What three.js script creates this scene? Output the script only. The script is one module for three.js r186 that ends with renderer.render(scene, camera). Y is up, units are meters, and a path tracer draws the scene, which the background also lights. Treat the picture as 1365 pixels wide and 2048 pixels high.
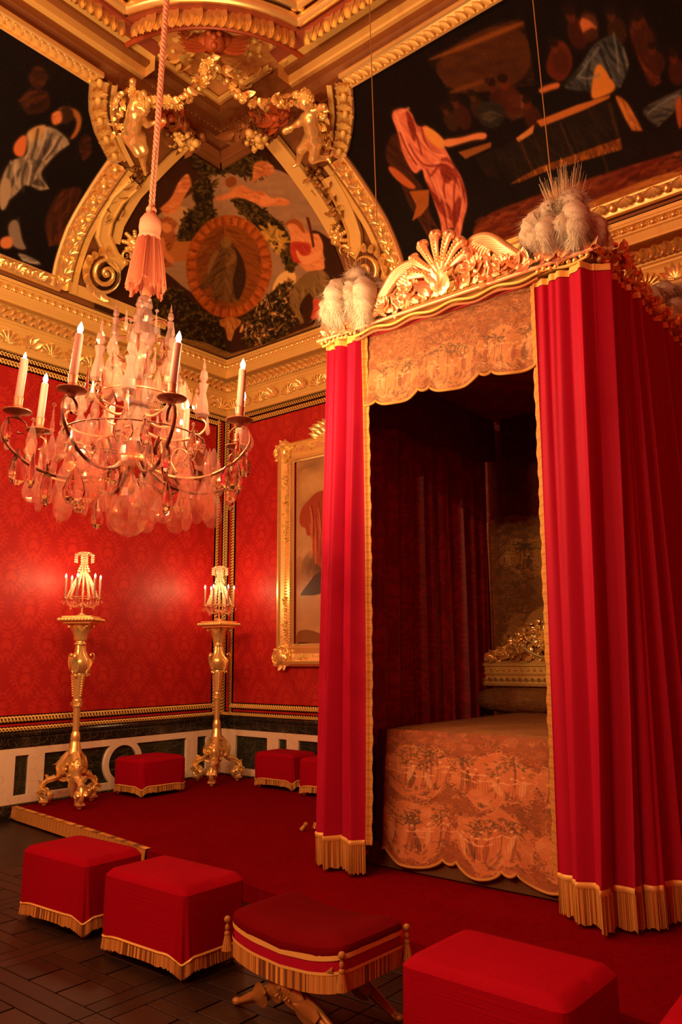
import * as THREE from 'three';
import { mergeGeometries, mergeVertices, toCreasedNormals } from 'three/addons/utils/BufferGeometryUtils.js';
import { RoundedBoxGeometry } from 'three/addons/geometries/RoundedBoxGeometry.js';
import { MarchingCubes } from 'three/addons/objects/MarchingCubes.js';

// ---------------------------------------------------------------- camera, sky, exposure
// metres, y up. Corner of the room at (WX, *, WZ): the left wall is x = WX, the wall with the bed is z = WZ.
const WX = -7.8, WZ = -7.07, RAD = Math.PI / 180;
const scene = new THREE.Scene();
scene.background = new THREE.Color(0x000000);
const camera = new THREE.PerspectiveCamera(65.94, 1365 / 2048, 0.05, 60);
camera.position.set(0, 1.55, 0);
camera.rotation.order = 'YXZ';
camera.rotation.set(10.388 * RAD, 39.3825 * RAD, -0.413 * RAD);
scene.add(camera);
const renderer = new THREE.WebGLRenderer({ antialias: true });
renderer.toneMapping = THREE.LinearToneMapping;
renderer.toneMappingExposure = 0.6;
renderer.shadowMap.enabled = true;
const FLAME = new THREE.Color().setRGB(1, 0.57, 0.25);   // light of the candle bulbs
const POWER = { chandelier: 6.0, torchere: 0.31, hall: 9.0, hall2: 8.5 };
const HALLS = [[-4.7, 4.1, 0.9], [-1.9, 4.25, 1.5]];         // where the other chandeliers of the room hang, out of view

// ---------------------------------------------------------------- helpers
const V = (x, y, z) => new THREE.Vector3(x, y, z);
const rng = (s) => () => { s = (s + 0x6d2b79f5) | 0; let t = Math.imul(s ^ (s >>> 15), 1 | s); t = (t + Math.imul(t ^ (t >>> 7), 61 | t)) ^ t; return ((t ^ (t >>> 14)) >>> 0) / 4294967296; };
const lerp = (a, b, t) => a + (b - a) * t, clamp = (v, a, b) => Math.min(b, Math.max(a, v)), TAU = Math.PI * 2;
const sm = (a, b, x) => { const t = clamp((x - a) / (b - a), 0, 1); return t * t * (3 - 2 * t); };
const used = {};
function numbered(n) { used[n] = (used[n] || 0) + 1; return used[n] === 1 ? n : n + '_' + String(used[n] - 1).padStart(3, '0'); }
function prep(g) {
  let o = g.index ? g.toNonIndexed() : g;
  const out = new THREE.BufferGeometry();
  out.setAttribute('position', o.attributes.position);
  if (!o.attributes.normal) o.computeVertexNormals();
  out.setAttribute('normal', o.attributes.normal);
  out.setAttribute('uv', o.attributes.uv || new THREE.BufferAttribute(new Float32Array(o.attributes.position.count * 2), 2));
  return out;
}
const merge = (l) => (Array.isArray(l) ? (l.length === 1 ? l[0] : mergeGeometries(l.map(prep))) : l);
function obj(name, geo, mat, parent = scene) {
  const m = new THREE.Mesh(merge(geo), mat);
  m.name = parent === scene ? numbered(name) : name;
  m.castShadow = m.receiveShadow = true;
  parent.add(m);
  return m;
}
function tag(o, label, category, group) { o.userData = { label, category }; if (group) o.userData.group = group; return o; }
function thing(name, label, category, pos = [0, 0, 0], turn = 0, group) {
  const o = new THREE.Group(); o.name = numbered(name); o.position.set(...pos); o.rotation.y = turn; scene.add(o);
  return tag(o, label, category, group);
}
function copy(src, label, pos, turn = 0, group) {
  const o = src.clone(); o.name = numbered(src.name.replace(/_\d{3}$/, '')); scene.add(o);
  o.position.set(...pos); o.rotation.y = turn; o.userData = { ...src.userData, label }; if (group) o.userData.group = group;
  return o;
}
const struct = (name, geo, mat, parent = scene) => { const o = obj(name, geo, mat, parent); if (parent === scene) o.userData = { kind: 'structure' }; return o; };
const stuff = (o) => { o.userData.kind = 'stuff'; return o; };
const M4 = new THREE.Matrix4(), Q = new THREE.Quaternion(), EU = new THREE.Euler();
function T(g, x = 0, y = 0, z = 0, rx = 0, ry = 0, rz = 0, s = 1) {
  const sc = Array.isArray(s) ? V(...s) : V(s, s, s);
  return g.applyMatrix4(M4.compose(V(x, y, z), Q.setFromEuler(EU.set(rx, ry, rz, 'YXZ')), sc));
}
const box = (w, h, d, x = 0, y = 0, z = 0) => new THREE.BoxGeometry(w, h, d).translate(x, y, z);
const span = (x0, x1, y0, y1, z0, z1) => box(x1 - x0, y1 - y0, z1 - z0, (x0 + x1) / 2, (y0 + y1) / 2, (z0 + z1) / 2);
const rbox = (w, h, d, r, x = 0, y = 0, z = 0) => new RoundedBoxGeometry(w, h, d, 2, r).translate(x, y, z);
const ball = (r, x = 0, y = 0, z = 0, d = 1, s = [1, 1, 1]) => { const g = mergeVertices(new THREE.IcosahedronGeometry(r, d).deleteAttribute('normal').deleteAttribute('uv')); g.computeVertexNormals(); return g.scale(...s).translate(x, y, z); };
const lathe = (pts, seg = 20) => new THREE.LatheGeometry(pts.map(([r, y]) => new THREE.Vector2(Math.max(r, 0.0004), y)), seg);
function grid(nu, nv, f, uvf) {                          // surface f(u, v) -> [x, y, z]
  const p = [], uv = [], ix = [];
  for (let j = 0; j <= nv; j++) for (let i = 0; i <= nu; i++) { const u = i / nu, v = j / nv, q = f(u, v); p.push(q[0] ?? q.x, q[1] ?? q.y, q[2] ?? q.z); const w = uvf ? uvf(u, v, q) : [u, v]; uv.push(w[0], w[1]); }
  for (let j = 0; j < nv; j++) for (let i = 0; i < nu; i++) { const a = j * (nu + 1) + i, b = a + 1, c = a + nu + 1, d = c + 1; ix.push(a, b, d, a, d, c); }
  const g = new THREE.BufferGeometry();
  g.setAttribute('position', new THREE.Float32BufferAttribute(p, 3)); g.setAttribute('uv', new THREE.Float32BufferAttribute(uv, 2)); g.setIndex(ix); g.computeVertexNormals();
  return g;
}
const vec = (a) => (a.isVector3 ? a : V(...a));
function tube(pts, rf, rs = 6, n = 0, flat = 1, closed = false) {    // tapered tube: rf a radius or radius(t); flat squeezes it along its second axis
  const c = new THREE.CatmullRomCurve3(pts.map(vec), closed, 'centripetal'); n = n || pts.length * 4;
  const fr = c.computeFrenetFrames(n, closed), R = typeof rf === 'function' ? rf : () => rf, ps = [];
  for (let i = 0; i <= n; i++) ps.push(c.getPoint(i / n));
  return grid(rs, n, (u, v) => { const i = Math.round(v * n), r = R(v), a = -u * TAU, k = i % (closed ? n : n + 1); return ps[i].clone().addScaledVector(fr.normals[k], Math.cos(a) * r).addScaledVector(fr.binormals[k], Math.sin(a) * r * flat); });
}
function bar(a, b, r0, r1 = r0, seg = 6) {
  a = vec(a); b = vec(b); const d = b.clone().sub(a), L = d.length();
  return new THREE.CylinderGeometry(r1, r0, L, seg).translate(0, L / 2, 0).applyQuaternion(new THREE.Quaternion().setFromUnitVectors(V(0, 1, 0), d.normalize())).translate(a.x, a.y, a.z);
}
function leaf(L, W, curl = 0.3, n = 4) {                // carved leaf: lies along +y, faces +z, tip curls forward
  return grid(4, n, (u, v) => { const w = (u - 0.5) * W * Math.pow(Math.sin(Math.PI * (0.12 + 0.86 * v)), 0.7) * 1.15, rib = (1 - Math.abs(u - 0.5) * 2); return [w, L * v * (1 - 0.25 * curl * v), curl * L * v * v + rib * W * 0.22 * (1 - v * 0.5) + (u === 0.25 || u === 0.75 ? -W * 0.05 : 0)]; });
}
function spiral(r, turns, thick, z = 0, dir = 1, flat = 1, start = 0) { // volute in the xy plane round the origin, from the outside in
  const pts = []; const n = Math.round(turns * 9);
  for (let i = 0; i <= n; i++) { const t = i / n, a = start + dir * t * turns * TAU, q = r * (1 - 0.9 * t); pts.push([Math.cos(a) * q, Math.sin(a) * q, z * t]); }
  return tube(pts, (t) => thick * (1 - 0.55 * t), 6, n * 2, flat);
}
function rosette(r, n = 9) { const l = []; for (let k = 0; k < n; k++) l.push(T(leaf(r, r * 0.62, 0.35, 3), 0, 0, 0, 0, 0, (k / n) * TAU)); for (let k = 0; k < n; k++) l.push(T(leaf(r * 0.6, r * 0.4, 0.6, 3), 0, 0, r * 0.12, 0, 0, ((k + 0.5) / n) * TAU)); l.push(ball(r * 0.2, 0, 0, r * 0.25)); return merge(l); }
function shell(r, n = 7, openA = 2.3) {                  // scallop shell fan in the xy plane, hinge at the origin
  const l = [];
  for (let k = 0; k < n; k++) { const a = lerp(-openA / 2, openA / 2, k / (n - 1)), len = r * (1 - 0.12 * Math.abs(a)); l.push(T(tube([[0, 0.04 * r, 0], [0, len * 0.5, 0.12 * r], [0, len * 0.92, 0.1 * r], [0, len, 0.03 * r]], (t) => r * (0.035 + 0.15 * t) * (t > 0.9 ? 0.8 : 1), 8, 8, 0.55), 0, 0, 0, 0, 0, -a)); l.push(T(ball(r * 0.165, 0, len * 0.93, 0.06 * r, 2, [1, 0.8, 0.7]), 0, 0, 0, 0, 0, -a), T(ball(r * 0.06, 0, len * 0.95, 0.18 * r), 0, 0, 0, 0, 0, -a)); }
  return merge(l);
}
function clutter(rand, n, place, size) {                 // carved foliage: many small leaves on place(i) -> [x, y, z, angle]
  const l = [];
  for (let i = 0; i < n; i++) { const p = place(i, rand), s = size * (0.6 + 0.8 * rand()); l.push(rand() < 0.25 ? ball(s * 0.28, p[0], p[1], p[2] + s * 0.1, 0) : T(leaf(s, s * 0.55, 0.2 + rand() * 0.6, 3), p[0], p[1], p[2], (rand() - 0.5) * 0.8, (rand() - 0.5) * 0.8, p[3] ?? rand() * TAU)); }
  return merge(l);
}
function sdfMesh(bones, lo, hi, cell, k = 0.02) {        // one continuous skin over tapered bones [a, b, ra, rb]
  const size = Math.max(hi[0] - lo[0], hi[1] - lo[1], hi[2] - lo[2]), N = Math.ceil(size / cell) + 4, mc = new MarchingCubes(N, new THREE.MeshStandardMaterial(), false, false, 200000), c = [0, 1, 2].map((i) => (lo[i] + hi[i]) / 2), h = size / 2 + cell * 1.5;
  const B = bones.map(([a, b, ra, rb]) => ({ a, d: [b[0] - a[0], b[1] - a[1], b[2] - a[2]], ra, rb, l: Math.max(1e-9, (b[0] - a[0]) ** 2 + (b[1] - a[1]) ** 2 + (b[2] - a[2]) ** 2) }));
  for (let z = 0; z < N; z++) for (let y = 0; y < N; y++) for (let x = 0; x < N; x++) {
    const p = [c[0] + ((x - N / 2) / (N / 2)) * h, c[1] + ((y - N / 2) / (N / 2)) * h, c[2] + ((z - N / 2) / (N / 2)) * h];
    let e = 0;
    for (const b of B) { const q = [p[0] - b.a[0], p[1] - b.a[1], p[2] - b.a[2]], t = clamp((q[0] * b.d[0] + q[1] * b.d[1] + q[2] * b.d[2]) / b.l, 0, 1), dist = Math.hypot(q[0] - t * b.d[0], q[1] - t * b.d[1], q[2] - t * b.d[2]) - lerp(b.ra, b.rb, t); e += Math.exp(-dist / k); }
    mc.field[x + y * N + z * N * N] = k * Math.log(Math.max(e, 1e-30));
  }
  mc.isolation = 0; mc.update();
  const g = new THREE.BufferGeometry(), n = mc.count;
  g.setAttribute('position', new THREE.BufferAttribute(mc.positionArray.slice(0, n * 3), 3)); 
  g.scale(h, h, h); g.translate(...c);
  const m = mergeVertices(g, 1e-5); m.computeVertexNormals(); return m;
}
// ---------------------------------------------------------------- textures
function canvasTex(w, h, draw, repeat = false) {
  const c = document.createElement('canvas'); c.width = w; c.height = h;
  draw(c.getContext('2d'), w, h);
  const t = new THREE.CanvasTexture(c); t.colorSpace = THREE.SRGBColorSpace;
  if (repeat) t.wrapS = t.wrapT = THREE.RepeatWrapping;
  return t;
}
function grain(g, w, h, rand, n, amount, len = 3) {      // woven or brushed grain
  for (let i = 0; i < n; i++) { g.fillStyle = rand() < 0.5 ? `rgba(0,0,0,${amount * rand()})` : `rgba(255,230,190,${amount * 0.7 * rand()})`; g.fillRect(rand() * w, rand() * h, 1 + rand() * len, 1 + rand() * 1.5); }
}
const rgb = (a, al = 1) => `rgba(${a[0]},${a[1]},${a[2]},${al})`;
function curl(g, x, y, r, a, dir, col, lw) {             // woven tendril
  g.strokeStyle = col; g.lineWidth = lw; g.lineCap = 'round'; g.beginPath();
  for (let i = 0; i <= 22; i++) { const t = i / 22, q = r * (1 - 0.85 * t), b = a + dir * t * 4.6; const px = x + Math.cos(b) * q, py = y + Math.sin(b) * q; i ? g.lineTo(px, py) : g.moveTo(px, py); }
  g.stroke();
}
function sprig(g, x, y, L, a, col) { g.save(); g.translate(x, y); g.rotate(a); g.fillStyle = col; g.beginPath(); g.moveTo(0, 0); g.bezierCurveTo(L * 0.35, -L * 0.3, L * 0.8, -L * 0.2, L, 0); g.bezierCurveTo(L * 0.7, L * 0.22, L * 0.3, L * 0.2, 0, 0); g.fill(); g.restore(); }
function damask(ground, motif, seed) {                   // silk damask, one repeat with a half-drop: palmettes framed by leafy ogee stems
  return (g, w, h) => {
    const rand = rng(seed), c = (al) => rgb(motif, al); g.fillStyle = rgb(ground); g.fillRect(0, 0, w, h);
    const unit = (cx, cy) => { for (const m of [-1, 1]) {
      const r = rng(seed + 7); g.save(); g.translate(cx, cy); g.scale(m, 1); g.lineCap = 'round';
      const stem = (t) => [w * (0.03 + 0.235 * Math.pow(Math.sin(Math.PI * t), 1.2)), h * (-0.27 + 0.54 * t)];
      g.strokeStyle = c(0.9); g.lineWidth = w * 0.03; g.beginPath(); for (let i = 0; i <= 24; i++) g.lineTo(...stem(i / 24)); g.stroke();
      for (let i = 0; i < 11; i++) { const t = (i + 0.5) / 11, [x, y] = stem(t); sprig(g, x, y, w * (0.12 + 0.05 * r()), -1.2 + 2.6 * t, c(0.8)); sprig(g, x, y, w * (0.09 + 0.04 * r()), 3.4 - 1.8 * t, c(0.7)); if (i % 3 === 1) curl(g, x + w * 0.07, y, w * 0.045, r() * 6, 1, c(0.8), w * 0.014); }
      for (let i = 0; i < 7; i++) sprig(g, 0, h * 0.09, w * (0.2 - 0.012 * i), -1.57 + i * 0.33, c(0.85));
      for (let i = 0; i < 5; i++) sprig(g, 0, -h * 0.06, w * 0.13, -1.57 + i * 0.4, c(0.75));
      for (let i = 0; i < 4; i++) sprig(g, 0, h * 0.2, w * 0.11, -1.2 + i * 0.7, c(0.8));
      curl(g, w * 0.1, h * 0.14, w * 0.05, 1, -1, c(0.85), w * 0.016); curl(g, w * 0.08, -h * 0.14, w * 0.045, 2, 1, c(0.8), w * 0.014);
      g.restore(); } };
    for (const [x, y] of [[0.5, 0.5], [0, 0], [1, 0], [0, 1], [1, 1]]) unit(w * x, h * y);
    grain(g, w, h, rand, 14000, 0.13, 2);
  };
}
function tapestry(seed, ground, light, dark, scenes, n = 900) { // needlework hanging: scrolls, foliage and small woven scenes
  return (g, w, h) => {
    const rand = rng(seed); g.fillStyle = rgb(ground); g.fillRect(0, 0, w, h);
    const mixc = (a, b, t) => a.map((v, i) => Math.round(lerp(v, b[i], t))), pal = [light, dark, mixc(dark, [96, 92, 44], 0.5), mixc(light, [176, 82, 48], 0.45), mixc(light, [236, 200, 150], 0.5), mixc(dark, [70, 64, 34], 0.4), mixc(ground, [150, 60, 34], 0.5)];
    for (let i = 0; i < 160; i++) { g.fillStyle = rgb(pal[Math.floor(rand() * 7)], 0.16); g.beginPath(); g.ellipse(rand() * w, rand() * h, w * (0.01 + 0.05 * rand()), h * (0.01 + 0.03 * rand()), rand() * 3, 0, 7); g.fill(); }
    for (let i = 0; i < n; i++) { const c = rand() < 0.6 ? light : pal[Math.floor(rand() * 7)]; curl(g, rand() * w, rand() * h, w * (0.008 + 0.018 * rand()), rand() * 6, rand() < 0.5 ? 1 : -1, rgb(c, 0.5), w * 0.003 + rand() * 2.5); }
    for (let i = 0; i < n * 0.4; i++) { const x = rand() * w, y = rand() * h, c = pal[Math.floor(rand() * 7)]; for (let k = 0; k < 5; k++) sprig(g, x, y, w * (0.008 + 0.012 * rand()), (k / 5) * TAU, rgb(c, 0.45)); }
    for (const [sx, sy, sw, sh] of scenes) {             // a cartouche with trees, figures and ground inside a border of scrolls
      const X = (u) => (sx + u * sw) * w, Y = (v) => (sy + v * sh) * h, rim = (a, k = 0.47) => { const q = k + 0.035 * Math.sin(a * 6 + seed + sx * 9); return [X(0.5 + Math.cos(a) * q), Y(0.5 + Math.sin(a) * q)]; };
      g.save(); g.beginPath(); for (let i = 0; i <= 40; i++) g.lineTo(...rim((i / 40) * TAU)); g.closePath(); g.fillStyle = rgb(light, 0.75); g.fill(); g.clip();
      for (let i = 0; i < 60; i++) { g.fillStyle = rgb(pal[3 + Math.floor(rand() * 2)], 0.2); g.beginPath(); g.ellipse(X(rand()), Y(rand()), sw * w * 0.1 * rand(), sh * h * 0.06, 0, 0, 7); g.fill(); }
      for (let i = 0; i < 60; i++) sprig(g, X(rand()), Y(0.68 + 0.3 * rand()), sw * w * (0.06 + 0.08 * rand()), rand() * 6, rgb(pal[[1, 2, 3, 5][Math.floor(rand() * 4)]], 0.45));
      for (let t = 0; t < 6; t++) { const tx = 0.06 + 0.88 * rand(), ty = 0.12 + 0.22 * rand(), cg = pal[rand() < 0.6 ? 2 : 5]; g.strokeStyle = rgb(dark, 0.5); g.lineWidth = sw * w * 0.016; g.beginPath(); g.moveTo(X(tx), Y(ty)); g.quadraticCurveTo(X(tx + 0.04), Y(0.5), X(tx - 0.02), Y(0.8)); g.stroke(); for (let i = 0; i < 26; i++) sprig(g, X(tx + (rand() - 0.5) * 0.2), Y(ty + (rand() - 0.5) * 0.24), sw * w * 0.07, rand() * 6.3, rgb(cg, 0.5)); }
      for (let t = 0; t < 7; t++) { const fx = 0.1 + 0.8 * rand(), fy = 0.5 + 0.16 * rand(), c = pal[[3, 4, 6, 1][t % 4]], lean = (rand() - 0.5) * 0.6; g.fillStyle = rgb(c, 0.7); g.beginPath(); g.ellipse(X(fx), Y(fy), sw * w * 0.035, sh * h * 0.15, lean, 0, 7); g.fill(); for (let k = 0; k < 6; k++) { g.strokeStyle = rgb(k % 2 ? dark : pal[4], 0.4); g.lineWidth = 1.5; g.beginPath(); g.moveTo(X(fx - 0.03 + 0.012 * k), Y(fy - 0.1)); g.lineTo(X(fx - 0.04 + 0.016 * k), Y(fy + 0.14)); g.stroke(); } g.fillStyle = rgb(pal[4], 0.9); g.beginPath(); g.arc(X(fx), Y(fy - 0.19), sw * w * 0.022, 0, 7); g.fill(); for (const q of [-1, 1]) sprig(g, X(fx), Y(fy - 0.09), sw * w * 0.1, (q > 0 ? 0 : 3.14) + (rand() - 0.5), rgb(pal[4], 0.75)); }
      g.restore();
      for (let i = 0; i < 34; i++) { const a = (i / 34) * TAU, q = rim(a, 0.48); curl(g, q[0], q[1], sw * w * 0.05, a + 2, i % 2 ? 1 : -1, rgb(i % 3 ? pal[4] : dark, 0.6), sw * w * 0.011); }
    }
    g.filter = `blur(${w / 900}px)`; g.drawImage(g.canvas, 0, 0); g.filter = 'none';
    grain(g, w, h, rand, 50000, 0.26, 3);
  };
}
const noiseTex = (seed, a, b, n = 256, k = 900) => canvasTex(n, n, (g, w, h) => { const r = rng(seed); g.fillStyle = rgb(a); g.fillRect(0, 0, w, h); for (let i = 0; i < k; i++) { g.fillStyle = rgb(b, 0.12 + 0.2 * r()); g.beginPath(); g.ellipse(r() * w, r() * h, 1 + r() * w * 0.03, 1 + r() * w * 0.015, r() * 3, 0, 7); g.fill(); } grain(g, w, h, r, 5000, 0.12); }, true);
function veined(ground, veins, seed, n) { return canvasTex(512, 512, (g, w, h) => { const r = rng(seed); g.fillStyle = rgb(ground); g.fillRect(0, 0, w, h); for (let i = 0; i < n; i++) { const c = veins[Math.floor(r() * veins.length)]; g.strokeStyle = rgb(c, 0.15 + 0.5 * r()); g.lineWidth = 0.6 + r() * 4; let x = r() * w, y = r() * h, a = r() * 6; g.beginPath(); g.moveTo(x, y); for (let k = 0; k < 9; k++) { a += (r() - 0.5) * 1.6; x += Math.cos(a) * 14; y += Math.sin(a) * 14; g.lineTo(x, y); } g.stroke(); if (r() < 0.3) { g.fillStyle = rgb(c, 0.5); g.beginPath(); g.ellipse(x, y, 2 + r() * 9, 1 + r() * 5, a, 0, 7); g.fill(); } } }, true); }
const weave = (() => { const t = canvasTex(128, 128, (g, w, h) => { const r = rng(5); g.fillStyle = '#808080'; g.fillRect(0, 0, w, h); for (let y = 0; y < h; y += 2) for (let x = 0; x < w; x += 2) { const v = ((x + y) % 4 ? 150 : 100) + r() * 40; g.fillStyle = `rgb(${v},${v},${v})`; g.fillRect(x, y, 2, 2); } }, true); t.colorSpace = THREE.NoColorSpace; return t; })();
const fold = (() => { const t = canvasTex(256, 256, (g, w, h) => { const r = rng(9); g.fillStyle = '#777'; g.fillRect(0, 0, w, h); for (let i = 0; i < 700; i++) { const v = 60 + r() * 150; g.strokeStyle = `rgba(${v},${v},${v},0.35)`; g.lineWidth = 1 + r() * 5; let x = r() * w, y = r() * h; g.beginPath(); g.moveTo(x, y); g.lineTo(x + (r() - 0.5) * 60, y + (r() - 0.5) * 60); g.stroke(); } }, true); t.colorSpace = THREE.NoColorSpace; return t; })();

const threads = canvasTex(256, 32, (g, w, h) => { const r = rng(15); g.fillStyle = '#c9923f'; g.fillRect(0, 0, w, h); for (let x = 0; x < w; x += 2) { const v = r(); g.fillStyle = v < 0.3 ? 'rgba(70,34,8,0.75)' : v < 0.6 ? 'rgba(235,180,92,0.6)' : 'rgba(150,96,34,0.5)'; g.fillRect(x, 0, 1 + r() * 2, h); } }, true);
// ---------------------------------------------------------------- materials (base colours are linear)
const std = (r, g, b, o = {}) => { const m = new (o.sheen || o.transmission || o.clearcoat || o.specularIntensity !== undefined ? THREE.MeshPhysicalMaterial : THREE.MeshStandardMaterial)({ roughness: 0.6, side: THREE.DoubleSide, ...o }); m.color.setRGB(r, g, b); return m; };
const rep = (t, x, y) => { const c = t.clone(); c.repeat.set(x, y); c.needsUpdate = true; return c; };
const mapped = (map, o = {}, k = 1) => std(k, k, k, { map, ...o });
const goldSpeck = noiseTex(21, [236, 190, 98], [150, 96, 34]);
const M = {
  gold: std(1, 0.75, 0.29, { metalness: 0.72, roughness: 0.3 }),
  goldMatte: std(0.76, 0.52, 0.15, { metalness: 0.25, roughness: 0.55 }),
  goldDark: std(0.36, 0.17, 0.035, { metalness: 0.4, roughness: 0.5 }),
  bronze: std(0.25, 0.095, 0.023, { metalness: 0.3, roughness: 0.6 }),
  giltBrass: std(0.62, 0.3, 0.16, { metalness: 0.6, roughness: 0.35 }),
  panBrass: std(0.36, 0.13, 0.07, { metalness: 0.45, roughness: 0.4 }),
  darkBrass: std(0.16, 0.045, 0.02, { metalness: 0.6, roughness: 0.45 }),
  braid: std(0.8, 0.52, 0.14, { metalness: 0.2, roughness: 0.5 }),
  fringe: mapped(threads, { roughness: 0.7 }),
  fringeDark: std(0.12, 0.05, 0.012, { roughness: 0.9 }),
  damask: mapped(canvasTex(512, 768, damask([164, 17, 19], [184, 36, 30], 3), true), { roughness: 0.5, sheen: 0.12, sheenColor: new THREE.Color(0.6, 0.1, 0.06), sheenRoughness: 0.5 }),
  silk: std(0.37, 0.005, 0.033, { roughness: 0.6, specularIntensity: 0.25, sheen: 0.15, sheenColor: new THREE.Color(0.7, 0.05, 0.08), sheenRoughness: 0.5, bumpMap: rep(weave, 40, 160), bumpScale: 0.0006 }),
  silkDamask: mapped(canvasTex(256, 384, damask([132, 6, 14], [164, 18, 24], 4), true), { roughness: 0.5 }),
  cover: std(0.3, 0.001, 0.012, { roughness: 0.8, specularIntensity: 0.1, sheen: 0.05, sheenColor: new THREE.Color(0.6, 0.03, 0.03), sheenRoughness: 0.6, bumpMap: rep(fold, 1.2, 1.2), bumpScale: 0.004 }),
  velvet: std(0.12, 0.001, 0.003, { specularIntensity: 0.1, roughness: 0.9, sheen: 0.3, sheenColor: new THREE.Color(0.5, 0.01, 0.02), sheenRoughness: 0.4 }),
  carpet: mapped(noiseTex(31, [112, 0, 8], [98, 0, 6], 512, 2500), { roughness: 1, specularIntensity: 0.05 }),
  blackMarble: mapped(veined([26, 24, 20], [[120, 104, 70], [60, 66, 50], [170, 150, 110]], 41, 160), { roughness: 0.18 }),
  greenMarble: mapped(veined([34, 38, 28], [[78, 84, 56], [120, 112, 72], [20, 20, 16]], 43, 420), { roughness: 0.25 }),
  whiteMarble: mapped(veined([226, 208, 180], [[196, 168, 132], [170, 140, 104]], 47, 60), { roughness: 0.3 }),
  wood: [[36, 21, 11], [43, 26, 13], [31, 18, 9], [49, 30, 16]].map((c, i) => mapped(canvasTex(128, 256, (g, w, h) => { const r = rng(50 + i); g.fillStyle = rgb(c); g.fillRect(0, 0, w, h); for (let k = 0; k < 120; k++) { g.strokeStyle = `rgba(${r() < 0.6 ? '20,10,4' : '70,44,24'},${0.1 + 0.15 * r()})`; g.lineWidth = 0.5 + r() * 2; const x = r() * w; g.beginPath(); g.moveTo(x, 0); g.bezierCurveTo(x + 8 * r(), h * 0.3, x - 8 * r(), h * 0.6, x + 6 * r(), h); g.stroke(); } }), { roughness: 0.45 })),
  plaster: std(0.5, 0.3, 0.12, { roughness: 0.8 }),
  feather: std(0.72, 0.63, 0.5, { roughness: 0.95, transmission: 0.3, thickness: 0, specularIntensity: 0.2 }),
  spray: std(0.9, 0.72, 0.46, { roughness: 0.9 }),
  candle: std(0.42, 0.19, 0.15, { roughness: 0.6 }),
  rope: std(0.72, 0.33, 0.21, { roughness: 0.8 }),
  tassel: std(0.58, 0.17, 0.09, { roughness: 0.8 }),
  wire: std(0.5, 0.3, 0.12, { metalness: 0.6, roughness: 0.4 }),
  crystal: std(1, 0.93, 0.88, { transmission: 1, roughness: 0.03, thickness: 0.03, ior: 1.52, flatShading: false }),
  crystalThin: std(1, 0.86, 0.78, { transmission: 0.94, roughness: 0.05, thickness: 0, ior: 1.7 }),
  crystalGlow: std(1, 0.84, 0.62, { transmission: 0.45, roughness: 0.2, thickness: 0, ior: 1.6 }),
  crystalSoft: std(0.46, 0.28, 0.23, { transmission: 0.74, roughness: 0.12, thickness: 0, ior: 1.7 }),
  flame: std(0, 0, 0, { emissive: new THREE.Color().setRGB(1, 0.78, 0.46), emissiveIntensity: 9 }),
};
// ---------------------------------------------------------------- the room
const X1 = 1.6, Z1 = 2.6, CEIL = 7.6;
struct('floor', span(WX - 0.3, X1 + 0.3, -0.3, -0.012, WZ - 0.3, Z1 + 0.3), M.wood[2]);
const floor = scene.children[scene.children.length - 1];
{ // parquet: square panels, each a border of four boards round a lattice of inner boards
  const shapes = {}; const B = (w, d) => (shapes[w + '_' + d] ||= rbox(w - 0.006, 0.02, d - 0.006, 0.003));
  const put = (w, d, x, z, i) => { const m = obj('parquet_board', B(w, d), M.wood[i % 4], floor); m.position.set(x, -0.0105, z); };
  let n = 0;
  for (let i = 0; i < 6; i++) for (let j = 0; j < 3; j++) {
    const cx = -5.6 + i * 0.92, cz = -1.72 - j * 0.92; if (cz < -3.9) continue;
    for (const s of [-1, 1]) { put(0.92, 0.1, cx, cz + s * 0.41, n++); put(0.1, 0.72, cx + s * 0.41, cz, n++ + 1); put(0.72, 0.09, cx, cz + s * 0.125, n++ + 2); }
    for (let k = -1; k <= 1; k++) for (const q of [-0.265, 0, 0.265]) put(0.235, q ? 0.19 : 0.16, cx + k * 0.2425, cz + q, n++ + k * q * 7 + 3 | 0);
  }
}
struct('wall_left', span(WX - 0.3, WX - 0.012, -0.3, CEIL + 0.3, WZ - 0.3, Z1 + 0.3), M.plaster);
const wallLeft = scene.children[scene.children.length - 1];
struct('wall_back', span(WX - 0.3, X1 + 0.3, -0.3, CEIL + 0.3, WZ - 0.3, WZ - 0.012), M.plaster);
const wallBack = scene.children[scene.children.length - 1];
struct('wall_right', span(X1, X1 + 0.3, -0.3, CEIL + 0.3, WZ - 0.3, Z1 + 0.3), mapped(rep(M.damask.map, 13, 7), { roughness: 0.6 }));
struct('wall_front', span(WX - 0.3, X1 + 0.3, -0.3, CEIL + 0.3, Z1, Z1 + 0.3), mapped(rep(M.damask.map, 13, 7), { roughness: 0.6 }));
struct('ceiling', span(WX - 0.3, X1 + 0.3, CEIL, CEIL + 0.3, WZ - 0.3, Z1 + 0.3), std(0.2, 0.09, 0.035, { roughness: 0.8 }));
const ceiling = scene.children[scene.children.length - 1];

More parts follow.
